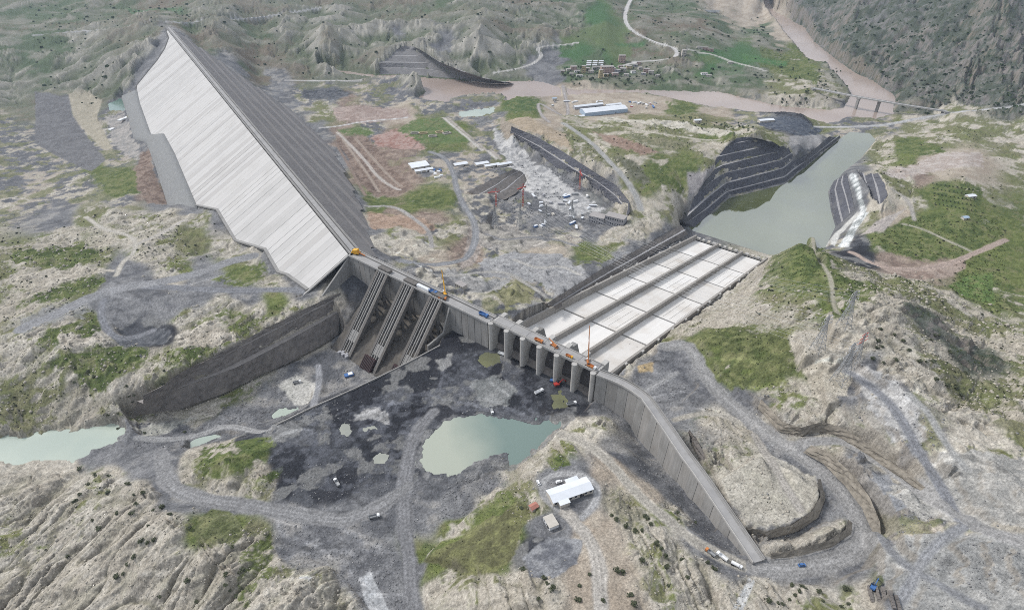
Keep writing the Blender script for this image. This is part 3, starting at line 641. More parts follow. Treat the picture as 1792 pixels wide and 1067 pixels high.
# under chute and decks
for d0, d1 in ((0, 22), (22, CH_END + 6)):
    carve_quad(LS(CH_L - 2, -d0, chute_z(d0)), LS(CH_R + 2, -d0, chute_z(d0)), LS(CH_R + 2, -d1, chute_z(d1)), LS(CH_L - 2, -d1, chute_z(d1)), 2.5)
carve_quad(LS(-215, 1, 118), LS(0, 1, 118), LS(0, -14, 118), LS(-215, -14, 118), 0.5)
# slope behind the three intakes
carve_quad(LS(-172, 3, 92), LS(-52, 3, 92), LS(-52, 66, 53), LS(-172, 66, 53), 3.0)
for i in range(len(wing3) - 1):
    n = np.array([wing3[i + 1][1] - wing3[i][1], -(wing3[i + 1][0] - wing3[i][0])]); n = -n / np.hypot(*n)
    a, b = wing3[i], wing3[i + 1]
    carve_quad(a, b, np.r_[b[:2] + n * 7, ZC], np.r_[a[:2] + n * 7, ZC], 3.0)

# ---- water bodies
WATER = []
def pool(name, px, z, matname, label=None, pad=5, depth=1.5, warp=.15):
    q = to_q(px, z); sl = window(q, 40)
    nz_ = np.clip(3.0 * warp / .15, 0, 3) / 3
    sd = poly_sd(q, UU[sl] + wpx[sl] * warp + w2x[sl] * nz_ * .8, VV[sl] + wpy[sl] * warp + w2y[sl] * nz_ * .8) + (fbm(gx32[sl] / 7, gy32[sl] / 7, 3, 44) - .5) * 13 * nz_
    zi = Z[sl]
    inside = z - .25 - depth * sstep(0, 6, sd)
    outside = np.maximum(zi, z + .35 + .0 * sd)
    bl = sstep(-pad, 0, sd)
    low = outside * (1 - bl) + np.minimum(outside, z + .5) * bl
    Z[sl] = np.where(sd > 0, inside, np.where(sd > -25, low, zi))
    WATER.append((name, px, z, matname, label))
    return sl, sd
RIVER = [(560, 118), (660, 132), (700, 131), (780, 139), (860, 145), (905, 141), (950, 143), (972, 152), (1010, 157), (1060, 157), (1114, 157), (1180, 159), (1260, 161), (1304, 172), (1370, 186), (1450, 192), (1476, 189), (1489, 167), (1484, 155), (1454, 128), (1448, 115), (1412, 102), (1386, 72), (1354, 35), (1340, 16), (1320, -10), (1340, -14), (1354, 18), (1409, 48), (1424, 72), (1444, 88), (1469, 108), (1499, 128), (1529, 142), (1566, 168), (1568, 175), (1562, 190), (1564, 200), (1530, 208), (1480, 214), (1445, 215), (1400, 206), (1350, 200), (1304, 195), (1285, 190), (1240, 186), (1200, 178), (1165, 170), (1130, 163), (1110, 162), (1060, 164), (1024, 164), (980, 168), (904, 171), (890, 178), (870, 184), (810, 185), (760, 178), (730, 172), (745, 160), (735, 150), (700, 140), (660, 136), (560, 122)]
pool('river', RIVER, 5.0, 'w_river', warp=.03, depth=2.5)
BASIN = [(1486, 231), (1522, 233), (1533, 245), (1500, 285), (1484, 300), (1458, 319), (1449, 336), (1454, 368), (1462, 397), (1446, 430), (1440, 450), (1345, 446), (1212, 404), (1205, 396), (1249, 372), (1275, 347), (1374, 322), (1404, 297), (1470, 243)]
pool('stilling_basin_water', BASIN, 8.0, 'w_basin', warp=.0, depth=3)
pool('pond', [(737, 790), (742, 768), (758, 745), (790, 730), (840, 724), (900, 733), (950, 735), (975, 724), (997, 722), (985, 742), (945, 775), (915, 800), (893, 816), (888, 790), (862, 798), (830, 812), (800, 828), (760, 826), (742, 815)], 95.3, 'w_pond', warp=.26, depth=1.2)
pool('pond', [(-60, 770), (20, 762), (104, 757), (160, 750), (196, 745), (217, 753), (215, 766), (170, 786), (128, 805), (80, 808), (-60, 815)], 57.0, 'w_pale', warp=.15)
pool('pond', [(329, 790), (334, 770), (356, 757), (384, 747), (388, 762), (362, 780), (340, 793)], 54.6, 'w_pale', warp=.12)
pool('pond', [(190, 181), (214, 170), (222, 190), (216, 196), (192, 194)], 16.5, 'w_teal', warp=.06)
pool('pond', [(800, 196), (830, 191), (866, 188), (864, 196), (842, 203), (806, 204)], 9.0, 'w_pale', warp=.06)
pool('puddle', [(588, 748), (600, 738), (618, 742), (622, 756), (604, 761), (590, 758)], 95.1, 'w_mud', warp=.15, depth=.5)
pool('puddle', [(634, 748), (648, 742), (656, 750), (642, 757)], 95.1, 'w_mud', warp=.15, depth=.5)
pool('puddle', [(650, 800), (662, 792), (676, 798), (672, 810), (655, 808)], 95.1, 'w_mud', warp=.1, depth=.5)
pool('puddle', [(838, 628), (852, 616), (870, 618), (872, 634), (852, 642)], 95.1, 'w_olive', warp=.12, depth=.5)
pool('puddle', [(962, 690), (975, 682), (992, 690), (990, 712), (972, 714)], 95.1, 'w_olive', warp=.12, depth=.5)
pool('puddle', [(475, 728), (492, 716), (520, 714), (524, 724), (500, 736)], 53.6, 'w_pale', warp=.15, depth=.4)

# ---- roads: bearing polylines, width (m), surface colour
ROADS = [
 ('haul_road', 13, (.235, .235, .238), [(283, 795), (284, 820), (292, 842), (315, 860), (355, 873), (420, 883), (500, 896), (560, 908), (610, 910), (655, 892), (688, 871), (712, 850)]),
 ('haul_road', 11, (.19, .191, .198), [(760, 720), (730, 752), (716, 790), (706, 850), (708, 920), (718, 1000), (722, 1090)]),
 ('haul_road', 15, (.275, .272, .268), [(1165, 607), (1198, 602), (1220, 620), (1227, 652), (1256, 688), (1305, 728), (1350, 764), (1392, 790), (1432, 820), (1472, 860), (1505, 905), (1514, 940), (1490, 972), (1430, 990), (1375, 996), (1325, 992)]),
 ('haul_road', 9, (.265, .262, .258), [(1400, 782), (1440, 770), (1480, 772), (1530, 800), (1590, 845), (1650, 892), (1720, 925), (1800, 950)]),
 ('dirt_road', 7, (.22, .225, .24), [(1480, 650), (1530, 680), (1568, 716), (1600, 780), (1640, 850), (1680, 910)]),
 ('dirt_road', 9, (.36, .34, .31), [(1052, 1090), (1050, 1020), (1046, 975), (1030, 940), (1008, 915), (988, 893)]),
 ('dirt_road', 5, (.29, .29, .29), [(988, 893), (962, 880), (948, 862), (950, 842), (972, 829), (1010, 828), (1038, 842), (1048, 866), (1035, 888), (1018, 905)]),
 ('dirt_road', 8, (.37, .35, .31), [(985, 762), (1030, 775), (1072, 812), (1110, 858), (1148, 896), (1195, 934), (1240, 962), (1300, 988)]),
 ('haul_road', 18, (.215, .217, .224), [(40, 575), (104, 546), (150, 524), (210, 503), (280, 494), (340, 480), (400, 460), (442, 448)]),
 ('haul_road', 10, (.19, .195, .21), [(240, 500), (330, 505), (420, 508), (500, 506), (532, 508)]),
 ('dirt_road', 7, (.18, .185, .2), [(182, 522), (175, 548), (184, 574), (208, 592), (240, 590), (268, 578)]),
 ('dirt_road', 5, (.38, .36, .32), [(150, 380), (178, 398), (215, 408), (238, 420), (236, 440), (214, 458), (203, 482)]),
 ('dirt_road', 5, (.37, .35, .32), [(236, 430), (262, 415), (295, 404), (325, 385)]),
 ('paved_road', 9, (.22, .225, .235), [(752, 266), (778, 276), (794, 300), (798, 330), (812, 362), (830, 386), (834, 415), (822, 448), (800, 460), (745, 462), (700, 456)]),
 ('paved_road', 10, (.42, .41, .40), [(1106, -5), (1090, 30), (1106, 56), (1150, 77), (1186, 86), (1184, 98), (1170, 104), (1110, 108), (1084, 117)]),
 ('dirt_road', 8, (.42, .41, .38), [(1205, 87), (1250, 96), (1290, 112), (1340, 125)]),
 ('dirt_road', 8, (.40, .39, .37), [(1010, 75), (950, 77), (938, 86), (950, 97), (935, 112), (900, 122), (865, 128)]),
 ('dirt_road', 8, (.33, .33, .33), [(60, 62), (150, 56), (220, 46), (280, 36), (360, 32), (480, 28), (560, 14)]),
 ('dirt_road', 3, (.36, .34, .27), [(1420, 418), (1432, 440), (1442, 462), (1454, 490), (1460, 530), (1468, 548)]),
 ('dirt_road', 8, (.36, .29, .25), [(1490, 442), (1530, 462), (1590, 472), (1650, 466), (1700, 446), (1760, 420)]),
 ('dirt_road', 3, (.36, .34, .28), [(1580, 392), (1620, 402), (1660, 422), (1700, 440)]),
 ('dirt_road', 9, (.30, .30, .29), [(985, 216), (1030, 246), (1062, 276), (1090, 306), (1110, 336), (1122, 368)]),
 ('dirt_road', 6, (.38, .36, .30), [(1090, 222), (1140, 232), (1200, 240), (1260, 244)]),
 ('paved_road', 11, (.36, .36, .36), [(1428, 222), (1480, 222), (1545, 220), (1600, 208), (1660, 196), (1740, 188), (1800, 180)]),
 ('dirt_road', 7, (.40, .39, .38), [(500, 141), (560, 141), (632, 140)]),
 ('dirt_road', 6, (.42, .41, .40), [(560, 224), (590, 222), (640, 212), (712, 206)]),
 ('dirt_road', 4, (.40, .37, .34), [(590, 232), (640, 280), (660, 310), (700, 332)]),
 ('dirt_road', 5, (.28, .27, .26), [(640, 360), (690, 362), (730, 385), (752, 408), (756, 432)]),
 ('dirt_road', 6, (.31, .29, .28), [(985, 150), (1000, 205), (962, 190), (940, 180), (945, 200), (962, 214)]),
 ('dirt_road', 5, (.30, .30, .30), [(470, 750), (400, 745), (345, 762), (290, 770), (240, 766)]),
 ('dirt_road', 5, (.27, .275, .29), [(556, 640), (560, 665), (552, 700), (545, 712)]),
 ('dirt_road', 6, (.34, .32, .29), [(1320, 760), (1340, 800), (1375, 850), (1400, 890)]),
 ('dirt_road', 3, (.31, .26, .22), [(600, 245), (622, 275), (642, 303), (664, 336)]),
 ('dirt_road', 3, (.30, .25, .21), [(622, 242), (648, 272), (676, 302), (702, 326)]),
 ('dirt_road', 3, (.20, .155, .13), [(588, 252), (606, 282), (624, 314), (640, 342)]),
 ('dirt_road', 4, (.34, .33, .31), [(900, 455), (940, 470), (985, 468), (1015, 480)]),
 ('dirt_road', 4, (.20, .20, .205), [(850, 410), (880, 420), (930, 415), (975, 420), (1010, 430)]),
 ('dirt_road', 4, (.33, .32, .30), [(760, 480), (800, 482), (845, 476), (890, 482), (930, 500), (955, 520)]),
 ('dirt_road', 4, (.34, .32, .28), [(1180, 735), (1230, 722), (1275, 728), (1310, 742)]),
 ('dirt_road', 4, (.30, .30, .30), [(1120, 690), (1150, 672), (1185, 652)]),
 ('dirt_road', 5, (.24, .245, .255), [(1560, 1075), (1590, 1030), (1610, 985), (1650, 940), (1700, 915)]),
 ('dirt_road', 5, (.22, .225, .235), [(1530, 950), (1570, 985), (1640, 1020), (1720, 1062)]),
 ('dirt_road', 4, (.34, .34, .33), [(1590, 690), (1625, 720), (1650, 770), (1690, 820)]),
 ('dirt_road', 4, (.36, .34, .31), [(1560, 330), (1590, 350), (1600, 385)]),
]
road_id = np.full(Z.shape, -1, np.int16); road_c = np.zeros(Z.shape + (3,), np.float32); road_w = np.zeros(Z.shape, np.float32)
def hs(X, Y, F=None):
    u, v = Q(X, Y, ZREF); return bil(Z if F is None else F, u, v, Uc, Vr)
_TS = np.geomspace(80, 11000, 620)
def cast(px):
    """where a bearing meets the ground"""
    r = np.array([RAY(u, v) for u, v in px]); ts = np.broadcast_to(_TS, (len(r), len(_TS)))
    for _ in range(2):
        x, y, z = r[:, :1] * ts, r[:, 1:2] * ts, CZ + r[:, 2:] * ts
        below = (z < hs(x, y)) & (z < 400)
        i = np.where(below.any(1), np.argmax(below, 1), ts.shape[1] - 1); k = np.arange(len(r))
        t1 = ts[k, i]; t0 = ts[k, np.maximum(i - 1, 0)]; ts = t0[:, None] + (t1 - t0)[:, None] * np.linspace(0, 1, 24)[None]
    return np.stack([r[:, 0] * t1, r[:, 1] * t1, CZ + r[:, 2] * t1], 1)
def chaikin(p, n=2):
    for _ in range(n):
        q = np.empty((2 * len(p) - 2 + 2, p.shape[1])); q[0] = p[0]; q[-1] = p[-1]
        q[1:-1:2] = p[:-1] * .75 + p[1:] * .25; q[2:-1:2] = p[:-1] * .25 + p[1:] * .75
        p = q
    return p
Zroad = Z.copy()
for rid, (nm, wd, colr, px) in enumerate(ROADS):
    w3 = chaikin(cast(px), 2)
    zz = hs(w3[:, 0], w3[:, 1], Zroad)
    for _ in range(12): zz[1:-1] = zz[:-2] * .25 + zz[1:-1] * .5 + zz[2:] * .25
    qx = np.stack(Q(w3[:, 0], w3[:, 1], ZREF), 1); sl = window(qx, 60 if w3[:, 1].min() < 700 else 25)
    X, Y = GX[sl], GY[sl]
    best = np.full(X.shape, 1e9); bz = np.zeros(X.shape)
    for i in range(len(w3) - 1):
        x0, y0 = w3[i, :2]; ex, ey = w3[i + 1, :2] - w3[i, :2]
        t = np.clip(((X - x0) * ex + (Y - y0) * ey) / (ex * ex + ey * ey + 1e-9), 0, 1)
        d = np.hypot(X - x0 - t * ex, Y - y0 - t * ey); m = d < best
        best[m] = d[m]; bz[m] = (zz[i] + t * (zz[i + 1] - zz[i]))[m]
    half = wd * .42 * (1 + .7 * (fbm(gx32[sl] / 12, gy32[sl] / 12, 3, 200 + rid) - .5)) + np.maximum(0, cell[sl] * .35 - .3)
    wgt = sstep(half + 5 + wd * .25, half + .5, best)
    Z[sl] = Z[sl] * (1 - wgt) + (bz + .05 * rough_n[sl]) * wgt
    on = best < half
    road_id[sl][on] = rid
    cw_ = sstep(half + 2.0, half - .5, best)
    rut = .68 + .50 * fbm(best / 1.5 + 30 * rid, np.zeros_like(best) + rid + fbm(gx32[sl] / 30, gy32[sl] / 30, 2, 15) * 1.5, 2, 5) * (fbm(gx32[sl] / 14, gy32[sl] / 14, 3, 9) + .75)
    nc = np.array(colr, np.float32) * rut[..., None]
    old = road_c[sl]; road_c[sl] = np.where((cw_ > road_w[sl])[..., None], nc, old)
    road_w[sl] = np.maximum(road_w[sl], cw_)
# ------------------------------------------------------------------ ground cover colours (albedo)
sx, sy = grads(Z)
slope = np.sqrt(sx * sx + sy * sy).astype(np.float32)
n1 = fbm(gx32 / 45, gy32 / 45, 5, 300); n2 = fbm(gx32 / 14, gy32 / 14, 4, 320); n3 = fbm(gx32 / 5, gy32 / 5, 3, 340); n4 = fbm(gx32 / 220, gy32 / 220, 4, 360)
def C(*c): return np.array(c, np.float32)
def mix(a, b, t): t = np.clip(t, 0, 1)[..., None]; return a * (1 - t) + b * t
# lamination of the pale marl: beds crop out as fine bands along the contours
bed = fbm(Z / 2.2 + n1 * 6, gx32 * 0 + 3.3 + n4 * 5, 3, 400)
rock = mix(mix(C(.35, .32, .268), C(.48, .452, .397), sstep(.3, .7, n1 * .45 + bed * .35 + n3 * .2)), C(.30, .285, .23), sstep(.55, .75, n2) * .6)
rock = mix(rock, C(.19, .18, .125), sstep(.56, .72, n3 * .5 + n1 * .5) * .5)
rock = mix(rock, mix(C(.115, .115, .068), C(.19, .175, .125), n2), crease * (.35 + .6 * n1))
grass = mix(C(.070, .098, .030), C(.135, .158, .055), sstep(.3, .7, n1 * .5 + n3 * .5))
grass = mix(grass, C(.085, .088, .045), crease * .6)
grass = mix(grass, C(.17, .16, .09), sstep(.5, .68, n2 * .6 + n3 * .4) * .6)
grav = mix(C(.098, .101, .110), C(.205, .206, .211), sstep(.3, .7, n1 * .4 + n2 * .35 + n3 * .25))
grav = mix(grav, C(.31, .295, .27), sstep(.58, .72, n4 * .4 + n2 * .6) * .5)
mud = mix(C(.028, .030, .036), C(.080, .084, .094), sstep(.40, .60, n1 * .5 + n2 * .5))
mud = mix(mud, C(.024, .025, .031), sstep(.51, .55, fbm(gx32 / 34 + 5, gy32 / 34, 4, 410)) * .75)
mud = mix(mud, C(.21, .21, .205), sstep(.60, .635, fbm(gx32 / 22 + 50, gy32 / 22, 4, 420)) * .7)
earth = mix(C(.18, .138, .115), C(.28, .225, .185), sstep(.35, .65, n2 * .6 + n3 * .4))
earth = mix(earth, C(.15, .16, .085), sstep(.5, .7, n1) * .5)
tan = mix(C(.30, .255, .205), C(.39, .345, .285), sstep(.35, .65, n2 * .5 + n1 * .5))
farh = mix(C(.17, .168, .142), C(.36, .345, .305), sstep(.3, .75, n2 * .2 + n1 * .45 + np.clip(slope, 0, 1) * .35))
fargreen = mix(C(.078, .108, .060), C(.14, .142, .10), sstep(.35, .65, n4 * .5 + n1 * .5))
fargreen = mix(fargreen, C(.15, .115, .09), sstep(.54, .66, n4 * .7 + n2 * .3) * .7)
mixed = mix(grav, tan, sstep(.50, .58, n1 * .6 + n2 * .4) * .8); mixed = mix(mixed, rock, sstep(.54, .62, n4 * .35 + n2 * .45 + n3 * .2)); mixed = mix(mixed, mix(grass, C(.2, .19, .12), n3), sstep(.545, .60, fbm(gx32 / 30 + 9, gy32 / 30, 4, 380) * .8 + n3 * .2) * .8)
field_g = mix(C(.055, .115, .045), C(.10, .135, .06), sstep(.35, .65, n4))
canyon = mix(C(.066, .080, .060), C(.13, .137, .125), sstep(.35, .65, n2 * .6 + n1 * .4))
canyon = mix(canyon, mix(C(.15, .152, .155), C(.21, .18, .16), n4), sstep(.53, .62, n1 * .4 + n2 * .6) * .75)
canyon = mix(canyon, mix(C(.22, .175, .14), C(.17, .165, .16), n1), sstep(.75, 1.3, slope + (n2 - .5) * .6) * .7)
canyon = mix(canyon, C(.045, .058, .03), sstep(.56, .68, n3) * .6)
# far hills: bare marl on the spurs, green in the draws
def blur(F, k):
    c = np.cumsum(np.pad(F, ((k + 1, k), (0, 0)), 'edge'), 0); F = (c[2 * k + 1:] - c[:-2 * k - 1]) / (2 * k + 1)
    c = np.cumsum(np.pad(F, ((0, 0), (k + 1, k)), 'edge'), 1); return (c[:, 2 * k + 1:] - c[:, :-2 * k - 1]) / (2 * k + 1)
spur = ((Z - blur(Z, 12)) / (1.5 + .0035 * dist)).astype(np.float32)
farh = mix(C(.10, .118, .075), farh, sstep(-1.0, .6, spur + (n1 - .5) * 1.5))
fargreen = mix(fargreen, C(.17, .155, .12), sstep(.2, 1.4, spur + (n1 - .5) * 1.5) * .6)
# grass takes the gentle ground, bare marl the steep and the rills
gcov = lambda bias: sstep(.46, .56, n1 * .55 + n2 * .3 + n3 * .15 + bias - .16 * np.clip(slope - .25, 0, 1.2))
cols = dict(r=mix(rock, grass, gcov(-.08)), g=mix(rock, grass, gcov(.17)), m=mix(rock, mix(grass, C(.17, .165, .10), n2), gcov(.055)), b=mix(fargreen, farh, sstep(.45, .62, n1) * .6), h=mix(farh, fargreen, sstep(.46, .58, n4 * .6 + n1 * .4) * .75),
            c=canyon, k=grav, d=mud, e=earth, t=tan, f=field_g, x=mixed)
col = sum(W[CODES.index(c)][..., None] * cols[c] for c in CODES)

def paint(px, c, soft=2.0, warp=.35, op=1.0, c2=None, thr=None, z=None):
    """a patch of other ground; px = bearings of its outline, laid on the ground"""
    w3 = cast(px); q = np.stack(Q(w3[:, 0], w3[:, 1], ZREF), 1); sl = window(q, 20)
    sd = poly_sd(q, UU[sl] + wpx[sl] * warp + w2x[sl] * warp, VV[sl] + wpy[sl] * warp + w2y[sl] * warp) + ((n2[sl] - .5) * 26 + (n3[sl] - .5) * 30) * warp
    w = sstep(-soft, soft, sd) * op
    if thr is not None: w = w * sstep(thr - .06, thr + .06, n2[sl] * .6 + n3[sl] * .4)
    cc = np.array(c, np.float32) * (.82 + .36 * n3[sl][..., None]) if c2 is None else mix(C(*c), C(*c2), sstep(.35, .65, n2[sl] * .5 + n3[sl] * .5))
    if c[1] > c[0] * 1.15: w = w * (1 - .75 * sstep(.56, .66, n3[sl] * .55 + n2[sl] * .45))
    col[sl] = col[sl] * (1 - w[..., None]) + cc * w[..., None]
G1, G2 = (.066, .092, .030), (.135, .157, .058)
K1, K2 = (.14, .142, .15), (.23, .23, .235)
D1, D2 = (.028, .030, .037), (.10, .105, .118)
R1, R2 = (.33, .30, .25), (.47, .435, .375)
E1, E2 = (.13, .094, .077), (.235, .182, .15)
T1, T2 = (.31, .265, .215), (.40, .355, .295)
PM = (.42, .41, .375)
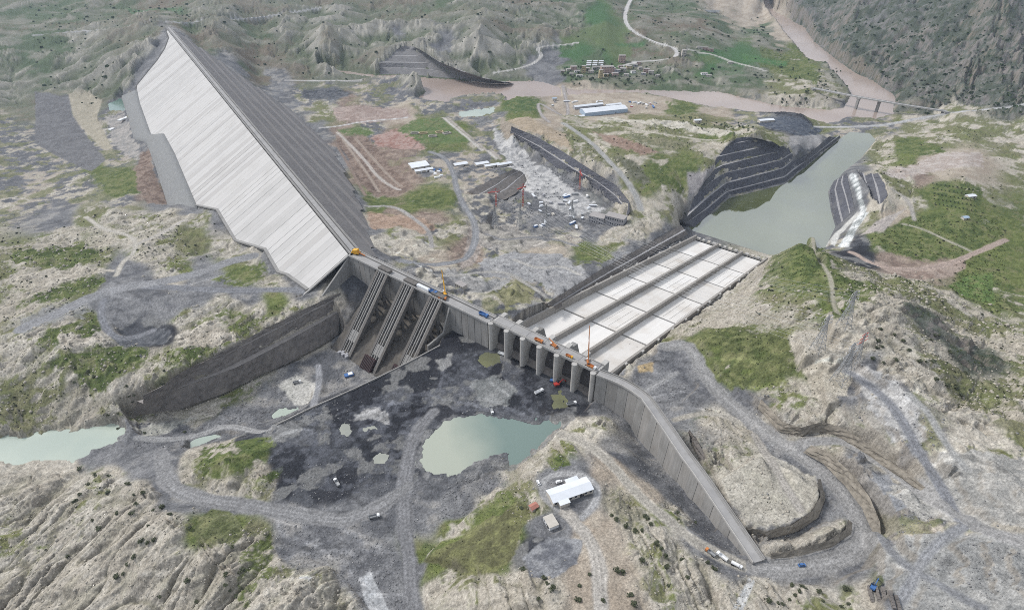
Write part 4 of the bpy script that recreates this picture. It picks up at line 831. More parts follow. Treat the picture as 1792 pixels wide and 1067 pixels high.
for px, a, b, kw in [
  # grass fields
  ([(104, 432), (150, 425), (182, 440), (150, 462), (104, 470), (20, 460), (20, 440)], G1, G2, {}),
  ([(104, 500), (160, 482), (192, 490), (160, 508), (104, 528), (20, 540)], G1, G2, {}),
  ([(130, 565), (165, 545), (178, 575), (172, 592), (120, 600), (60, 610), (90, 580)], G1, G2, {}),
  ([(104, 622), (200, 605), (262, 612), (248, 640), (210, 660), (190, 690), (150, 680), (130, 640), (60, 650)], G1, G2, {}),
  ([(300, 612), (350, 603), (378, 612), (340, 632), (286, 640), (290, 622)], G1, G2, {}),
  ([(262, 670), (330, 636), (335, 642), (290, 676), (250, 690)], G1, G2, dict(warp=.15)),
  ([(190, 310), (215, 295), (236, 300), (245, 340), (200, 345), (180, 330)], G1, G2, {}),
  ([(370, 490), (420, 468), (462, 460), (470, 480), (440, 500), (400, 502)], G1, G2, dict(thr=.42)),
  ([(360, 545), (400, 540), (450, 565), (440, 585), (400, 580)], G1, G2, dict(thr=.45)),
  ([(338, 815), (362, 780), (400, 775), (470, 765), (480, 780), (440, 815), (400, 828), (350, 830)], G1, G2, dict(thr=.36)),
  ([(440, 850), (480, 820), (495, 815), (490, 835), (450, 862)], G1, G2, dict(warp=.2)),
  ([(335, 925), (370, 888), (402, 893), (430, 930), (400, 955), (345, 960)], (.10, .115, .05), (.155, .165, .085), dict(warp=.2)),
  ([(420, 965), (470, 935), (480, 1000), (440, 1060), (410, 1060)], G1, G2, dict(thr=.48)),
  ([(740, 985), (800, 945), (860, 905), (900, 880), (935, 885), (915, 935), (900, 985), (840, 1010), (790, 1000)], (.105, .105, .055), (.16, .165, .075), dict(warp=.3)),
  ([(850, 880), (885, 858), (905, 875), (880, 905), (852, 905)], G1, G2, dict(thr=.42)),
  ([(955, 805), (985, 795), (1000, 812), (970, 825)], G1, G2, dict(warp=.2)),
  ([(1205, 590), (1290, 568), (1360, 570), (1395, 620), (1400, 655), (1350, 668), (1290, 690), (1250, 668), (1235, 640)], (.068, .082, .034), (.13, .145, .06), dict(thr=.40)),
  ([(1340, 465), (1385, 430), (1405, 412), (1440, 430), (1455, 470), (1500, 490), (1550, 500), (1530, 520), (1470, 528), (1400, 520), (1330, 500)], G1, G2, dict(warp=.3)),
  ([(1520, 420), (1570, 390), (1600, 375), (1660, 370), (1720, 380), (1720, 430), (1690, 440), (1620, 458), (1550, 440)], G1, G2, dict(warp=.25)),
  ([(1600, 330), (1650, 318), (1720, 322), (1720, 370), (1660, 365), (1620, 350)], G1, G2, {}),
  ([(1655, 500), (1690, 482), (1740, 480), (1740, 530), (1690, 520)], (.085, .135, .04), (.13, .18, .06), dict(warp=.2)),
  ([(1560, 245), (1600, 238), (1640, 255), (1660, 268), (1610, 275), (1565, 270)], G1, G2, {}),
  ([(1130, 300), (1180, 275), (1232, 282), (1215, 310), (1190, 335), (1150, 330)], G1, G2, dict(warp=.3)),
  ([(1000, 432), (1040, 420), (1075, 445), (1050, 465), (1010, 460)], G1, G2, dict(thr=.46)),
  ([(872, 515), (905, 490), (938, 500), (930, 530), (890, 540)], (.16, .16, .085), (.24, .23, .14), {}),
  ([(715, 350), (740, 338), (780, 335), (782, 352), (760, 365), (725, 362)], G1, G2, {}),
  ([(640, 350), (665, 345), (680, 360), (650, 365)], G1, G2, {}),
  ([(675, 240), (700, 225), (720, 210), (770, 205), (830, 248), (780, 252), (700, 252)], (.085, .13, .045), (.13, .165, .07), dict(warp=.12)),
  ([(590, 228), (640, 222), (656, 232), (640, 240), (600, 236)], (.085, .13, .045), (.13, .165, .07), dict(warp=.12)),
  ([(876, 182), (905, 171), (945, 172), (938, 195), (900, 198), (880, 192)], (.055, .09, .03), (.10, .135, .05), dict(warp=.15)),
  ([(680, 372), (725, 385), (720, 398), (680, 395), (660, 385)], (.13, .135, .07), (.17, .165, .09), {}),
  ([(1220, 235), (1260, 230), (1290, 236), (1270, 246), (1225, 246)], G1, G2, dict(warp=.2)),
  ([(1095, 200), (1180, 205), (1230, 200), (1290, 210), (1200, 218), (1110, 212)], (.12, .13, .06), (.2, .19, .11), {}),
  ([(1165, 178), (1200, 180), (1225, 190), (1205, 196), (1170, 190)], G1, G2, dict(warp=.15)),
  ([(1330, 80), (1380, 100), (1440, 128), (1430, 148), (1380, 132), (1330, 118)], G1, G2, dict(warp=.2)),
  ([(1300, 95), (1380, 108), (1375, 116), (1300, 108)], (.06, .14, .05), (.09, .16, .06), dict(warp=.1)),
  ([(1210, 92), (1250, 98), (1262, 112), (1220, 108)], (.08, .12, .05), (.1, .14, .06), dict(warp=.1)),
  ([(1072, 73), (1130, 73), (1130, 80), (1080, 80)], (.05, .12, .05), (.08, .14, .06), dict(warp=.1)),
  ([(960, 72), (1010, 74), (1010, 86), (965, 84)], (.06, .12, .05), (.09, .14, .06), dict(warp=.1)),
  ([(220, 14), (320, 14), (320, 25), (230, 25)], (.06, .12, .06), (.09, .14, .07), dict(warp=.1)),
  ([(104, 478), (160, 468), (196, 470), (150, 484), (104, 498), (20, 506), (20, 484)], R1, R2, dict(op=.8)),
  ([(104, 536), (160, 520), (172, 536), (140, 552), (104, 566), (40, 590), (40, 560)], (.19, .192, .2), (.27, .27, .27), dict(op=.8)),
  ([(150, 415), (200, 410), (215, 425), (180, 436), (150, 428)], R1, R2, dict(op=.7)),
  # red and tan soils
  ([(242, 268), (262, 260), (270, 300), (290, 345), (293, 358), (262, 358), (240, 330), (238, 290)], E1, E2, dict(warp=.2)),
  ([(585, 240), (640, 236), (665, 262), (690, 300), (725, 325), (700, 338), (655, 345), (628, 320), (600, 270)], E1, E2, dict(warp=.25)),
  ([(650, 240), (690, 226), (720, 240), (740, 258), (690, 262), (660, 255)], (.26, .15, .125), (.34, .25, .22), dict(warp=.3)),
  ([(580, 190), (640, 182), (710, 190), (720, 205), (640, 216), (590, 214)], (.26, .20, .175), (.34, .28, .25), dict(warp=.2)),
  ([(640, 368), (680, 375), (740, 380), (765, 400), (740, 408), (700, 395), (650, 400)], (.28, .20, .15), (.36, .27, .21), dict(warp=.2)),
  ([(820, 395), (835, 400), (840, 440), (828, 465), (800, 468), (815, 440)], (.25, .215, .19), (.33, .29, .26), dict(warp=.1)),
  ([(885, 212), (920, 205), (990, 235), (1000, 262), (950, 240), (915, 228)], (.28, .23, .165), (.36, .30, .23), dict(warp=.2)),
  ([(1530, 455), (1590, 470), (1690, 448), (1690, 470), (1620, 490), (1560, 480)], (.23, .175, .145), (.32, .26, .22), dict(warp=.15)),
  ([(1540, 300), (1640, 270), (1720, 268), (1720, 292), (1640, 300), (1570, 312)], (.33, .28, .245), (.42, .38, .35), dict(warp=.2)),
  ([(1200, 300), (1232, 302), (1250, 290), (1248, 320), (1230, 335), (1205, 340)], (.20, .19, .195), (.25, .24, .24), dict(warp=.1)),
  ([(1532, 388), (1585, 364), (1570, 378), (1548, 405), (1505, 412)], (.33, .30, .28), (.38, .35, .32), dict(warp=.05, soft=1.5)),
  ([(1120, 640), (1145, 635), (1140, 650), (1118, 655)], (.30, .23, .13), (.36, .28, .17), dict(warp=.2)),
  ([(1040, 232), (1085, 240), (1130, 258), (1155, 268), (1120, 272), (1070, 252)], (.20, .14, .11), (.28, .21, .17), dict(warp=.2)),
  ([(1072, 272), (1115, 288), (1140, 312), (1130, 326), (1100, 312)], (.085, .09, .055), (.15, .15, .115), dict(warp=.3)),
  ([(1040, 203), (1120, 210), (1200, 214), (1300, 230), (1290, 238), (1180, 225), (1060, 213)], (.36, .34, .28), (.46, .44, .385), dict(warp=.3)),
  ([(1100, 235), (1160, 240), (1210, 250), (1180, 262), (1120, 252)], (.13, .135, .08), (.2, .19, .125), dict(warp=.3)),
  ([(880, 205), (900, 215), (908, 245), (890, 245), (875, 225)], (.22, .19, .155), (.29, .255, .21), dict(warp=.15)),
  ([(815, 205), (850, 203), (865, 215), (840, 222)], (.11, .115, .12), (.2, .2, .2), dict(warp=.3)),
  ([(800, 470), (850, 490), (900, 482), (870, 510), (810, 505), (770, 480)], (.22, .22, .22), (.29, .285, .275), {}),
  ([(820, 395), (860, 388), (900, 395), (960, 430), (900, 440), (840, 430)], (.26, .245, .225), (.33, .31, .285), dict(op=.8)),
  # bare pale marl
  ([(300, 590), (370, 560), (410, 590), (380, 605), (330, 605)], R1, R2, {}),
  ([(104, 590), (180, 588), (190, 600), (104, 612)], R1, R2, {}),
  ([(1380, 590), (1450, 560), (1560, 570), (1530, 600), (1500, 640), (1480, 690), (1420, 700), (1390, 640)], (.36, .33, .27), (.44, .41, .35), {}),
  ([(1240, 830), (1330, 790), (1430, 830), (1440, 885), (1380, 920), (1320, 935), (1270, 890)], (.36, .34, .29), (.45, .425, .37), dict(op=.8)),
  # grey spoil and yards
  ([(840, 460), (900, 440), (980, 445), (1020, 470), (1030, 500), (975, 510), (900, 480), (850, 485)], (.25, .25, .255), (.31, .31, .31), {}),
  ([(975, 500), (1010, 470), (1040, 500), (1000, 525), (965, 540)], (.23, .23, .235), (.29, .29, .29), dict(warp=.15)),
  ([(1040, 540), (1100, 620), (1090, 660), (1060, 640)], K1, K2, {}),
  ([(920, 975), (960, 940), (1020, 945), (1010, 985), (960, 1015), (925, 1010)], (.13, .135, .15), (.24, .245, .255), dict(warp=.2)),
  ([(1500, 840), (1560, 830), (1600, 880), (1560, 910), (1530, 890)], (.19, .20, .215), (.27, .275, .285), {}),
  ([(1480, 640), (1540, 650), (1590, 690), (1620, 780), (1560, 770), (1520, 710)], (.30, .30, .30), (.37, .365, .355), {}),
  ([(1380, 240), (1440, 235), (1440, 252), (1410, 262), (1380, 256)], (.24, .235, .235), (.31, .305, .30), dict(warp=.1)),
  ([(120, 165), (150, 158), (178, 175), (170, 205), (198, 262), (180, 262), (128, 205)], (.30, .275, .215), (.35, .32, .255), dict(warp=.05, soft=1.5)),
  ([(60, 160), (120, 170), (128, 205), (185, 280), (160, 300), (60, 250)], (.12, .12, .125), (.16, .16, .165), dict(warp=.05, soft=1.5)),
  ([(185, 200), (215, 200), (245, 265), (240, 280), (200, 260)], (.24, .235, .225), (.33, .31, .29), {}),
  ([(1540, 960), (1640, 930), (1840, 940), (1840, 1100), (1600, 1100), (1540, 1010)], (.24, .243, .238), (.32, .318, .305), dict(warp=.6)),
  ([(1560, 860), (1640, 800), (1840, 800), (1840, 930), (1620, 910)], (.27, .268, .255), (.36, .35, .325), dict(warp=.6)),
  ([(725, 800), (740, 752), (790, 722), (850, 714), (960, 726), (1000, 716), (1005, 735), (960, 775), (900, 825), (800, 842), (740, 830)], (.10, .105, .115), (.20, .20, .20), dict(warp=.5, op=.8)),
  # dark mud, coal-black rock
  ([(470, 805), (500, 770), (560, 735), (640, 700), (700, 680), (760, 690), (720, 760), (700, 830), (620, 860), (540, 850), (480, 840)], D1, (.095, .1, .115), dict(op=.8, thr=.47)),
  ([(780, 640), (820, 610), (900, 640), (960, 690), (960, 740), (880, 725), (800, 720), (760, 690)], D1, (.10, .105, .12), dict(op=.8, thr=.46)),
  ([(190, 585), (230, 592), (270, 575), (300, 578), (290, 600), (215, 606)], (.07, .075, .085), (.12, .125, .135), dict(warp=.15)),
  ([(1325, 205), (1380, 205), (1440, 225), (1430, 238), (1390, 236), (1330, 220)], (.05, .06, .08), (.11, .125, .15), dict(warp=.12)),
  ([(530, 155), (590, 155), (620, 165), (590, 176), (530, 172)], (.05, .055, .065), (.12, .125, .135), dict(warp=.15)),
  ([(1205, 755), (1220, 770), (1235, 808), (1225, 805), (1210, 780)], (.06, .055, .05), (.10, .095, .085), dict(warp=.05, soft=1.5)),
  # pale silt
  ([(230, 745), (300, 730), (335, 725), (290, 755), (250, 765)], (.29, .29, .26), (.36, .355, .32), {}),
  ([(484, 675), (520, 655), (556, 672), (552, 700), (515, 708), (500, 690)], (.40, .395, .365), (.46, .45, .42), dict(warp=.2)),
  ([(600, 735), (640, 712), (670, 715), (675, 735), (640, 728)], (.30, .30, .30), (.36, .355, .345), dict(op=.7)),
  ([(822, 668), (860, 652), (900, 680), (890, 705), (840, 708)], (.19, .20, .20), (.25, .255, .25), dict(op=.8)),
  ([(765, 630), (790, 622), (795, 640), (775, 645)], (.27, .27, .27), (.33, .33, .32), dict(op=.7)),
  ([(630, 1010), (650, 1000), (680, 1067), (640, 1067)], (.33, .34, .35), (.38, .385, .39), dict(warp=.15)),
  ([(1280, 1067), (1310, 1010), (1322, 1015), (1300, 1067)], (.42, .43, .43), (.5, .5, .49), dict(warp=.05)),
  # white rapids bed in the side channel
  ([(1486, 304), (1498, 304), (1508, 345), (1520, 372), (1500, 400), (1485, 432), (1466, 432), (1490, 395), (1506, 368), (1500, 345)], (.22, .24, .24), (.66, .68, .68), dict(warp=.04, soft=1.5)),
  ([(1442, 428), (1500, 370), (1506, 372), (1470, 410), (1460, 432)], (.42, .42, .41), (.5, .5, .48), dict(warp=.02, soft=1.2)),
  # light rubble of the crane yard
  ([(860, 215), (890, 240), (940, 290), (1000, 330), (1060, 365), (1000, 380), (930, 340), (900, 300), (870, 260)], (.27, .272, .275), (.46, .455, .445), dict(warp=.25)),
]: paint(px, a, c2=b, **kw)
# canal lines beside the green triangle
for o in (0, 7):
    paint([(773 + o, 206), (779 + o, 206), (872 + o, 278), (868 + o, 280)], (.34, .31, .28) if o else (.44, .42, .39), warp=.0, soft=1)
# wheel tracks wandering over the yards
tr_ = random.Random(77)
for (ua, ub, va, vb, n_) in ((500, 960, 690, 760, 16), (480, 720, 880, 1060, 22), (860, 1050, 340, 480, 26), (1100, 1230, 630, 720, 12), (1500, 1700, 650, 1060, 22), (230, 480, 690, 780, 12), (110, 420, 470, 530, 10), (700, 900, 420, 520, 14), (560, 860, 150, 215, 12)):
    for _ in range(n_):
        u, v = tr_.uniform(ua, ub), tr_.uniform(va, vb); a = tr_.uniform(-.7, .7) + (math.pi if tr_.random() < .5 else 0); ln = [(u, v)]
        for _ in range(5): a += tr_.uniform(-.35, .35); u += 22 * math.cos(a); v += 13 * math.sin(a); ln.append((u, v))
        w3 = chaikin(cast(ln), 2); q = np.stack(Q(w3[:, 0], w3[:, 1], ZREF), 1); sl = window(q, 8)
        X, Y = GX[sl], GY[sl]; best = np.full(X.shape, 1e9)
        if X.size == 0: continue
        for i_ in range(len(w3) - 1):
            x0, y0 = w3[i_, :2]; ex, ey = w3[i_ + 1, :2] - w3[i_, :2]; t = np.clip(((X - x0) * ex + (Y - y0) * ey) / (ex * ex + ey * ey + 1e-9), 0, 1)
            best = np.minimum(best, np.hypot(X - x0 - t * ex, Y - y0 - t * ey))
        hw_ = tr_.uniform(.7, 1.8); f_ = tr_.choice([.62, .72, 1.35, 1.5]); w = sstep(hw_ + .9, hw_, best) * sstep(.3, .5, n2[sl]) * .8
        col[sl] = np.clip(col[sl] * (1 + (f_ - 1) * w[..., None]), .01, .5)
col = col * (1 - road_w[..., None]) + road_c * road_w[..., None]
# wet margins of the ponds stay darker; cut earth on steep roadside banks stays raw
steep = sstep(.6, 1.3, slope) * (1 - road_w) * sstep(1100, 700, dist) * np.clip(xw + .4, 0, 1)
col = mix(col, mix(C(.16, .142, .122), C(.29, .262, .222), n3), steep * .6)
# boulders and stones: slight stone scale mottling
grain = rng.random(Z.shape).astype(np.float32)
gw_ = (.25 + .75 * sstep(1300, 500, dist))[..., None]
col = col * (1 + gw_ * .28 * (n3[..., None] - .5)) * (1 + gw_ * .40 * (grain[..., None] - .5))
col = np.clip(col, .012, .7)

gm = bpy.data.materials.new("ground_cover"); gm.use_nodes = True
n = gm.node_tree.nodes; l = gm.node_tree.links; b = n["Principled BSDF"]
b.inputs["Roughness"].default_value = .95; b.inputs["Specular IOR Level"].default_value = .12
at = n.new("ShaderNodeAttribute"); at.attribute_name = "cover"
geo = n.new("ShaderNodeNewGeometry")
t1 = n.new("ShaderNodeTexNoise"); t1.inputs["Scale"].default_value = .55; t1.inputs["Detail"].default_value = 7; t1.inputs["Roughness"].default_value = .7
l.new(geo.outputs["Position"], t1.inputs["Vector"])
mr = n.new("ShaderNodeMapRange"); mr.inputs["From Min"].default_value = .3; mr.inputs["From Max"].default_value = .7; mr.inputs["To Min"].default_value = .55; mr.inputs["To Max"].default_value = 1.32
l.new(t1.outputs["Fac"], mr.inputs["Value"])
mm = n.new("ShaderNodeMix"); mm.data_type = 'RGBA'; mm.blend_type = 'MULTIPLY'; mm.inputs["Factor"].default_value = 1
l.new(at.outputs["Color"], mm.inputs["A"]); l.new(mr.outputs["Result"], mm.inputs["B"]); l.new(mm.outputs["Result"], b.inputs["Base Color"])
bp = n.new("ShaderNodeBump"); bp.inputs["Strength"].default_value = .9; bp.inputs["Distance"].default_value = 1.1
l.new(t1.outputs["Fac"], bp.inputs["Height"]); l.new(bp.outputs["Normal"], b.inputs["Normal"])

VERTS = np.stack([GX, GY, Z], -1).reshape(-1, 3).astype(np.float32); COLS = np.concatenate([col.reshape(-1, 3), np.ones((col.shape[0] * col.shape[1], 1))], 1).astype(np.float32)
idx = np.arange(NU_ * NV_).reshape(NV_, NU_)
FACES = np.stack([idx[1:, :-1], idx[1:, 1:], idx[:-1, 1:], idx[:-1, :-1]], -1).reshape(-1, 4)
frid = road_id[:-1, :-1].reshape(-1)
def sheet(name, sel):
    f = FACES[sel]; u, inv = np.unique(f, return_inverse=True); f = inv.reshape(-1, 4)
    me = bpy.data.meshes.new(name); me.vertices.add(len(u)); me.vertices.foreach_set("co", VERTS[u].ravel())
    me.loops.add(f.size); me.loops.foreach_set("vertex_index", f.ravel().astype(np.int32))
    me.polygons.add(len(f)); me.polygons.foreach_set("loop_start", np.arange(0, f.size, 4, dtype=np.int32))
    me.polygons.foreach_set("use_smooth", np.ones(len(f), bool)); me.update(calc_edges=True)
    a = me.attributes.new("cover", 'FLOAT_COLOR', 'POINT'); a.data.foreach_set("color", COLS[u].ravel())
    o = link(name, me, gm); o["kind"] = "structure"; return o
sheet('ground', frid < 0)
for rid, R in enumerate(ROADS):
    if (frid == rid).sum() > 3: sheet(R[0], frid == rid)

# ------------------------------------------------------------------ water surfaces
M['w_river'] = water_mat("silty_brown_river", (.33, .265, .225), (.28, .225, .195), .25, .006)
M['w_basin'] = water_mat("green_basin_water", (.10, .115, .045), (.085, .10, .045), .03, .01, ior=3.6)
M['w_pond'] = water_mat("turquoise_pond", (.33, .355, .295), (.145, .20, .18), .12, .012, (.36, .64), grad=(P(770, 790, 95), P(900, 745, 95)))
M['w_pale'] = water_mat("milky_pond", (.36, .41, .35), (.31, .365, .32), .15, .02)
M['w_teal'] = water_mat("teal_pool", (.12, .2, .17), None, .1, .02)
M['w_mud'] = water_mat("milky_puddle", (.29, .30, .255), (.24, .25, .22), .2, .05)
M['w_olive'] = water_mat("olive_puddle", (.15, .155, .085), (.12, .125, .075), .15, .05)
for name, px, z, mn, lab in WATER:
    c = np.mean(np.array(px), 0); w = np.array([P(u, v, z) for u, v in px])
    # widen the sheet a little under its banks
    n_ = len(w); out = []
    area = sum(w[i][0] * w[(i + 1) % n_][1] - w[(i + 1) % n_][0] * w[i][1] for i in range(n_))
    for i in range(n_):
        d = w[(i + 1) % n_][:2] - w[i - 1][:2]; nn = np.array([d[1], -d[0]]) / (np.hypot(*d) + 1e-9) * (1 if area > 0 else -1)
        out.append((*(w[i][:2] + nn * (0.0 if 'basin' in name else 6.0 if name != 'puddle' else 2.5)), z))
    me = bpy.data.meshes.new(name); me.from_pydata([tuple(map(float, p)) for p in out], [], [tuple(range(n_))] if area > 0 else [tuple(range(n_))[::-1]]); me.update()
    o = link(name, me, M[mn]); o["kind"] = "structure"
# ------------------------------------------------------------------ terraces as real stepped faces
terr_obj = {}
for k, T in TERR.items():
    if 'part_of' in T: root = terr_obj[T['part_of']]
    else:
        root = empty('terraced_rock_cut', terr3[k][0][30]); terr_obj[k] = root
        tag(root, T['lab'], 'rock cut')
    rows = terr3[k]; ro = np.array(root.location)
    L = float(np.linalg.norm(np.diff(rows[0], axis=0), axis=1).sum()); m = int(np.clip(L / 2.2, 60, 260))
    R = [resample(r, m) for r in rows]
    for i in range(len(R) - 1):
        lo = R[i]; hd = resample(rows[i + 1], 400)             # foot and crest points facing each other
        tn = np.array([np.argmin(((hd[:, :2] - p[:2]) ** 2).sum(1)) for p in lo]) / 399.0
        tn = np.maximum.accumulate(tn); e_ = max(2, m // 12); wq = np.ones(m); wq[:e_] = np.linspace(0, 1, e_); wq[-e_:] = np.linspace(1, 0, e_)
        tn = tn * wq + np.linspace(0, 1, m) * (1 - wq); tn = np.convolve(np.pad(tn, 4, 'edge'), np.ones(9) / 9, 'valid'); tn = np.maximum.accumulate(tn); tn[0] = 0; tn[-1] = 1
        hi = np.stack([np.interp(tn, np.linspace(0, 1, 400), hd[:, c_]) for c_ in range(3)], 1); hb = i > 0 or k in ('basin2', 'basin3'); f = T['bench'] if hb else .03
        inner = lo + (hi - lo) * f; inner[:, 2] = lo[:, 2] + .4
        ns = 6; face = []
        for s_ in range(ns + 1):
            t = s_ / ns; p = inner + (hi - inner) * t
            if 0 < s_ < ns:
                nz = fbm(p[:, 0] / 4, (p[:, 1] + 3 * p[:, 2]) / 4, 3, 500 + i) - .5
                d = hi[:, :2] - inner[:, :2]; nn = d / (np.linalg.norm(d, axis=1)[:, None] + 1e-6)
                p[:, :2] += nn * (nz * 2.8)[:, None]; p[:, 2] += nz * 1.2
            else: p[:, 2] += (fbm(p[:, 0] / 6, p[:, 1] / 6, 2, 510 + i) - .5) * .9
            face.append(p - ro)
        if hb: MB().strip([lo - ro + np.array([0, 0, .15]), face[0]]).build('bench', M[T.get('bmat', 'bench')], root)
        MB().strip(face).build('rock_face', M[T['mat']], root)

# ------------------------------------------------------------------ embankment dam
rng2 = random.Random(8)
dam = empty('embankment_dam', (*dam_xy(ALEN / 2, -CW / 2), ZC)); DO = np.array(dam.location)
tag(dam, 'long rockfill dam with pale concrete slab face and dark downstream slope', 'dam')
def dl(a, r, z): return dam_pt(a, r, z) - DO
ta = np.maximum.accumulate(np.array([dam_a(p) for p in toe3]) + np.arange(len(toe3)) * .01); tz = np.array([p[2] for p in toe3])
ta = np.r_[ta, ALEN + 1]; tz = np.r_[tz, ZC - 38]
da = np.maximum.accumulate(np.array([dam_a(p) for p in dtoe3]) + np.arange(len(dtoe3)) * .01); dz = np.array([p[2] for p in dtoe3])
def face_pt(a, z, off=0.0):                                   # off: metres out of the face plane
    k = off / math.sqrt(1 + SU * SU); return dl(a, (ZC - z) * SU + k, z + k * SU)
# bedding under the slabs
aa = np.linspace(0, ALEN, 160)
MB().strip([[face_pt(a, ZC - .8, -.1) for a in aa], [face_pt(a, np.interp(a, ta, tz) - 1.5, -.1) for a in aa]]).build('bedding_layer', M['dark_joint'], dam)
AXS = (float(AX[0]) * 1.0, float(AX[1]) * 1.0, .06)
slab_mats = [mat("face_slab_a", (.475, .467, .455), .9, .055, .28, stain=(.375, .365, .35), scale2=.03, axis=AXS), mat("face_slab_b", (.435, .428, .418), .9, .055, .28, stain=(.365, .36, .35), scale2=.03, axis=AXS), mat("face_slab_c", (.48, .472, .462), .9, .055, .28, stain=(.39, .385, .375), scale2=.03, axis=AXS), mat("face_slab_d", (.41, .40, .388), .9, .055, .28, stain=(.355, .345, .335), scale2=.03, axis=AXS)]
a0 = 2.0; w_ = 13.0; i = 0
while a0 < ALEN - 3:
    a1 = min(a0 + w_, ALEN); g = rng2.choice([.15, .2, .2, .25, .3, .7]) * (1 + .5 * (1 - a0 / ALEN))
    z0, z1 = np.interp([a0, a1 - g], ta, tz)
    if ZC - max(z0, z1) > 3:
        vs = []
        for off in (0.0, .55): vs += [face_pt(a0, ZC - .6, off), face_pt(a1 - g, ZC - .6, off), face_pt(a1 - g, z1, off), face_pt(a0, z0, off)]
        MB().add(vs, [(4, 7, 6, 5), (0, 1, 5, 4), (1, 2, 6, 5), (2, 3, 7, 6), (3, 0, 4, 7)]).build('face_slab', slab_mats[rng2.choice([0, 0, 0, 1, 1, 2, 2, 3])], dam)
    a0 = a1; i += 1
# plinth beam along the foot of the slabs on the near abutment
for p, q in zip(toe3[10:-1], toe3[11:]):
    MB().beam(p - DO + np.array([0, 0, .3]), q - DO + np.array([0, 0, .3]), 5.0, 2.2).build('plinth', M['concrete'], dam)
for p, q in zip(toe3[0:5], toe3[1:6]):
    MB().beam(p - DO, q - DO, 5.0, 2.0).build('plinth', M['dark_joint'], dam)
# end wall of the slab face at the concrete block
MB().obox((face_pt(ALEN + .6, ZC - .6, .4) + face_pt(ALEN + .6, ZC - 38, .4)) / 2, (face_pt(ALEN, ZC - 38, 0) - face_pt(ALEN, ZC, 0)) / 2 * .97, np.r_[AX * .9, 0], np.array([NU[0], NU[1], SU]) / math.sqrt(1 + SU * SU) * .8).build('end_curb', M['concrete_pale'], dam)
# grey fill on the toe
tt = resample([on_face(u, v, 2.2) for u, v in [(239, 157), (244, 180), (264, 236), (286, 233), (304, 266), (343, 358), (346, 366)]], 40)
bb = resample([on_face(u, v, 2.2) for u, v in [(213, 168), (225, 205), (234, 240), (256, 246), (264, 267), (294, 358), (298, 368)]], 40)
rowz = [tt - DO] + [(tt * (1 - f) + bb * f) - DO + np.stack([np.zeros(40), np.zeros(40), (fbm(tt[:, 0] / 9 + 9 * f, tt[:, 1] / 9, 2, 8) - .5) * 1.5], 1) for f in (.33, .66, 1.0)] + [bb - DO - np.array([0, 0, 6.0]) + np.r_[NU * 2, 0]]
MB().strip([tt - DO - np.array([0, 0, 3.0]) - np.r_[NU * 1, 0]] + rowz).build('toe_fill', M['apron'], dam, True)
# downstream shoulder in lifts with berms
lev = [(ZC, 0.0)]; r = CW; bands = []
for z0, z1, berm in ((ZC, 108, 3), (108, 92, 5), (92, 74, 5), (74, 56, 5), (56, 38, 5), (38, 18, 5), (18, -4, 0)):
    r1 = CW + (ZC - z1) * SD
    bands.append((z0, r, z1, r1 - berm)); bands.append((z1, r1 - berm, z1 - .05, r1)); r = r1
aa = np.arange(-4, ALEN + 4, 7.0)
zt = np.interp(aa, da, dz) - 2.0
for bi, (z0, r0, z1, r1) in enumerate(bands):
    isb = bi % 2 == 1; mb = MB(); nsub = 1 if isb else 4; rows = []
    for s_ in range(nsub + 1):
        f = s_ / nsub; row = []
        for j, a in enumerate(aa):
            zz = z0 + (z1 - z0) * f; rr = r0 + (r1 - r0) * f
            if zz < zt[j]:
                if isb: zz = -999.0
                else: ff = np.clip((z0 - zt[j]) / (z0 - z1), 0, f); zz = z0 + (z1 - z0) * ff; rr = r0 + (r1 - r0) * ff
            nz = (fbm(np.array([a / 9.]), np.array([zz / 4.]), 3, 600)[0] - .5) * (1.2 if not isb and 0 < s_ < nsub else .2)
            row.append(dl(a, -(rr + nz), zz))
        rows.append(row)
    mb.strip(rows)
    mb.f = [f for f in mb.f if min(mb.v[i][2] for i in f) > -500 and np.linalg.norm(np.cross(np.subtract(mb.v[f[1]], mb.v[f[0]]), np.subtract(mb.v[f[3]], mb.v[f[0]]))) > .5]
    if mb.f and len(mb.f) > 3:
        # one connected run only
        cs = sorted(set((f[0] % len(aa)) for f in mb.f)); runs = [[cs[0]]]
        for c_ in cs[1:]: (runs[-1].append(c_) if c_ - runs[-1][-1] <= 1 else runs.append([c_]))
        keep = set(max(runs, key=len)); mb.f = [f for f in mb.f if (f[0] % len(aa)) in keep]
        mb.build('berm' if isb else 'rockfill_slope', M['berm'] if isb else M['rockfill'], dam, not isb)
# crest
MB().obox(dl(ALEN / 2, -CW / 2, ZC - .5), np.r_[AX * (ALEN / 2 + 3), 0], np.r_[NU * (CW / 2 - .05), 0], (0, 0, .5)).build('crest_road', M['deck'], dam)
for r_, h_, w2, mn in ((-.5, 2.2, 1.0, 'concrete'), (-3.2, .5, .7, 'dark_joint'), (-CW + .5, 1.0, .8, 'concrete'), (-CW + 2.6, .35, 1.2, 'dark_joint')):
    MB().obox(dl(ALEN / 2, r_, ZC + h_ / 2), np.r_[AX * (ALEN / 2 + 2), 0], np.r_[NU * w2 / 2, 0], (0, 0, h_ / 2)).build('parapet', M[mn], dam)

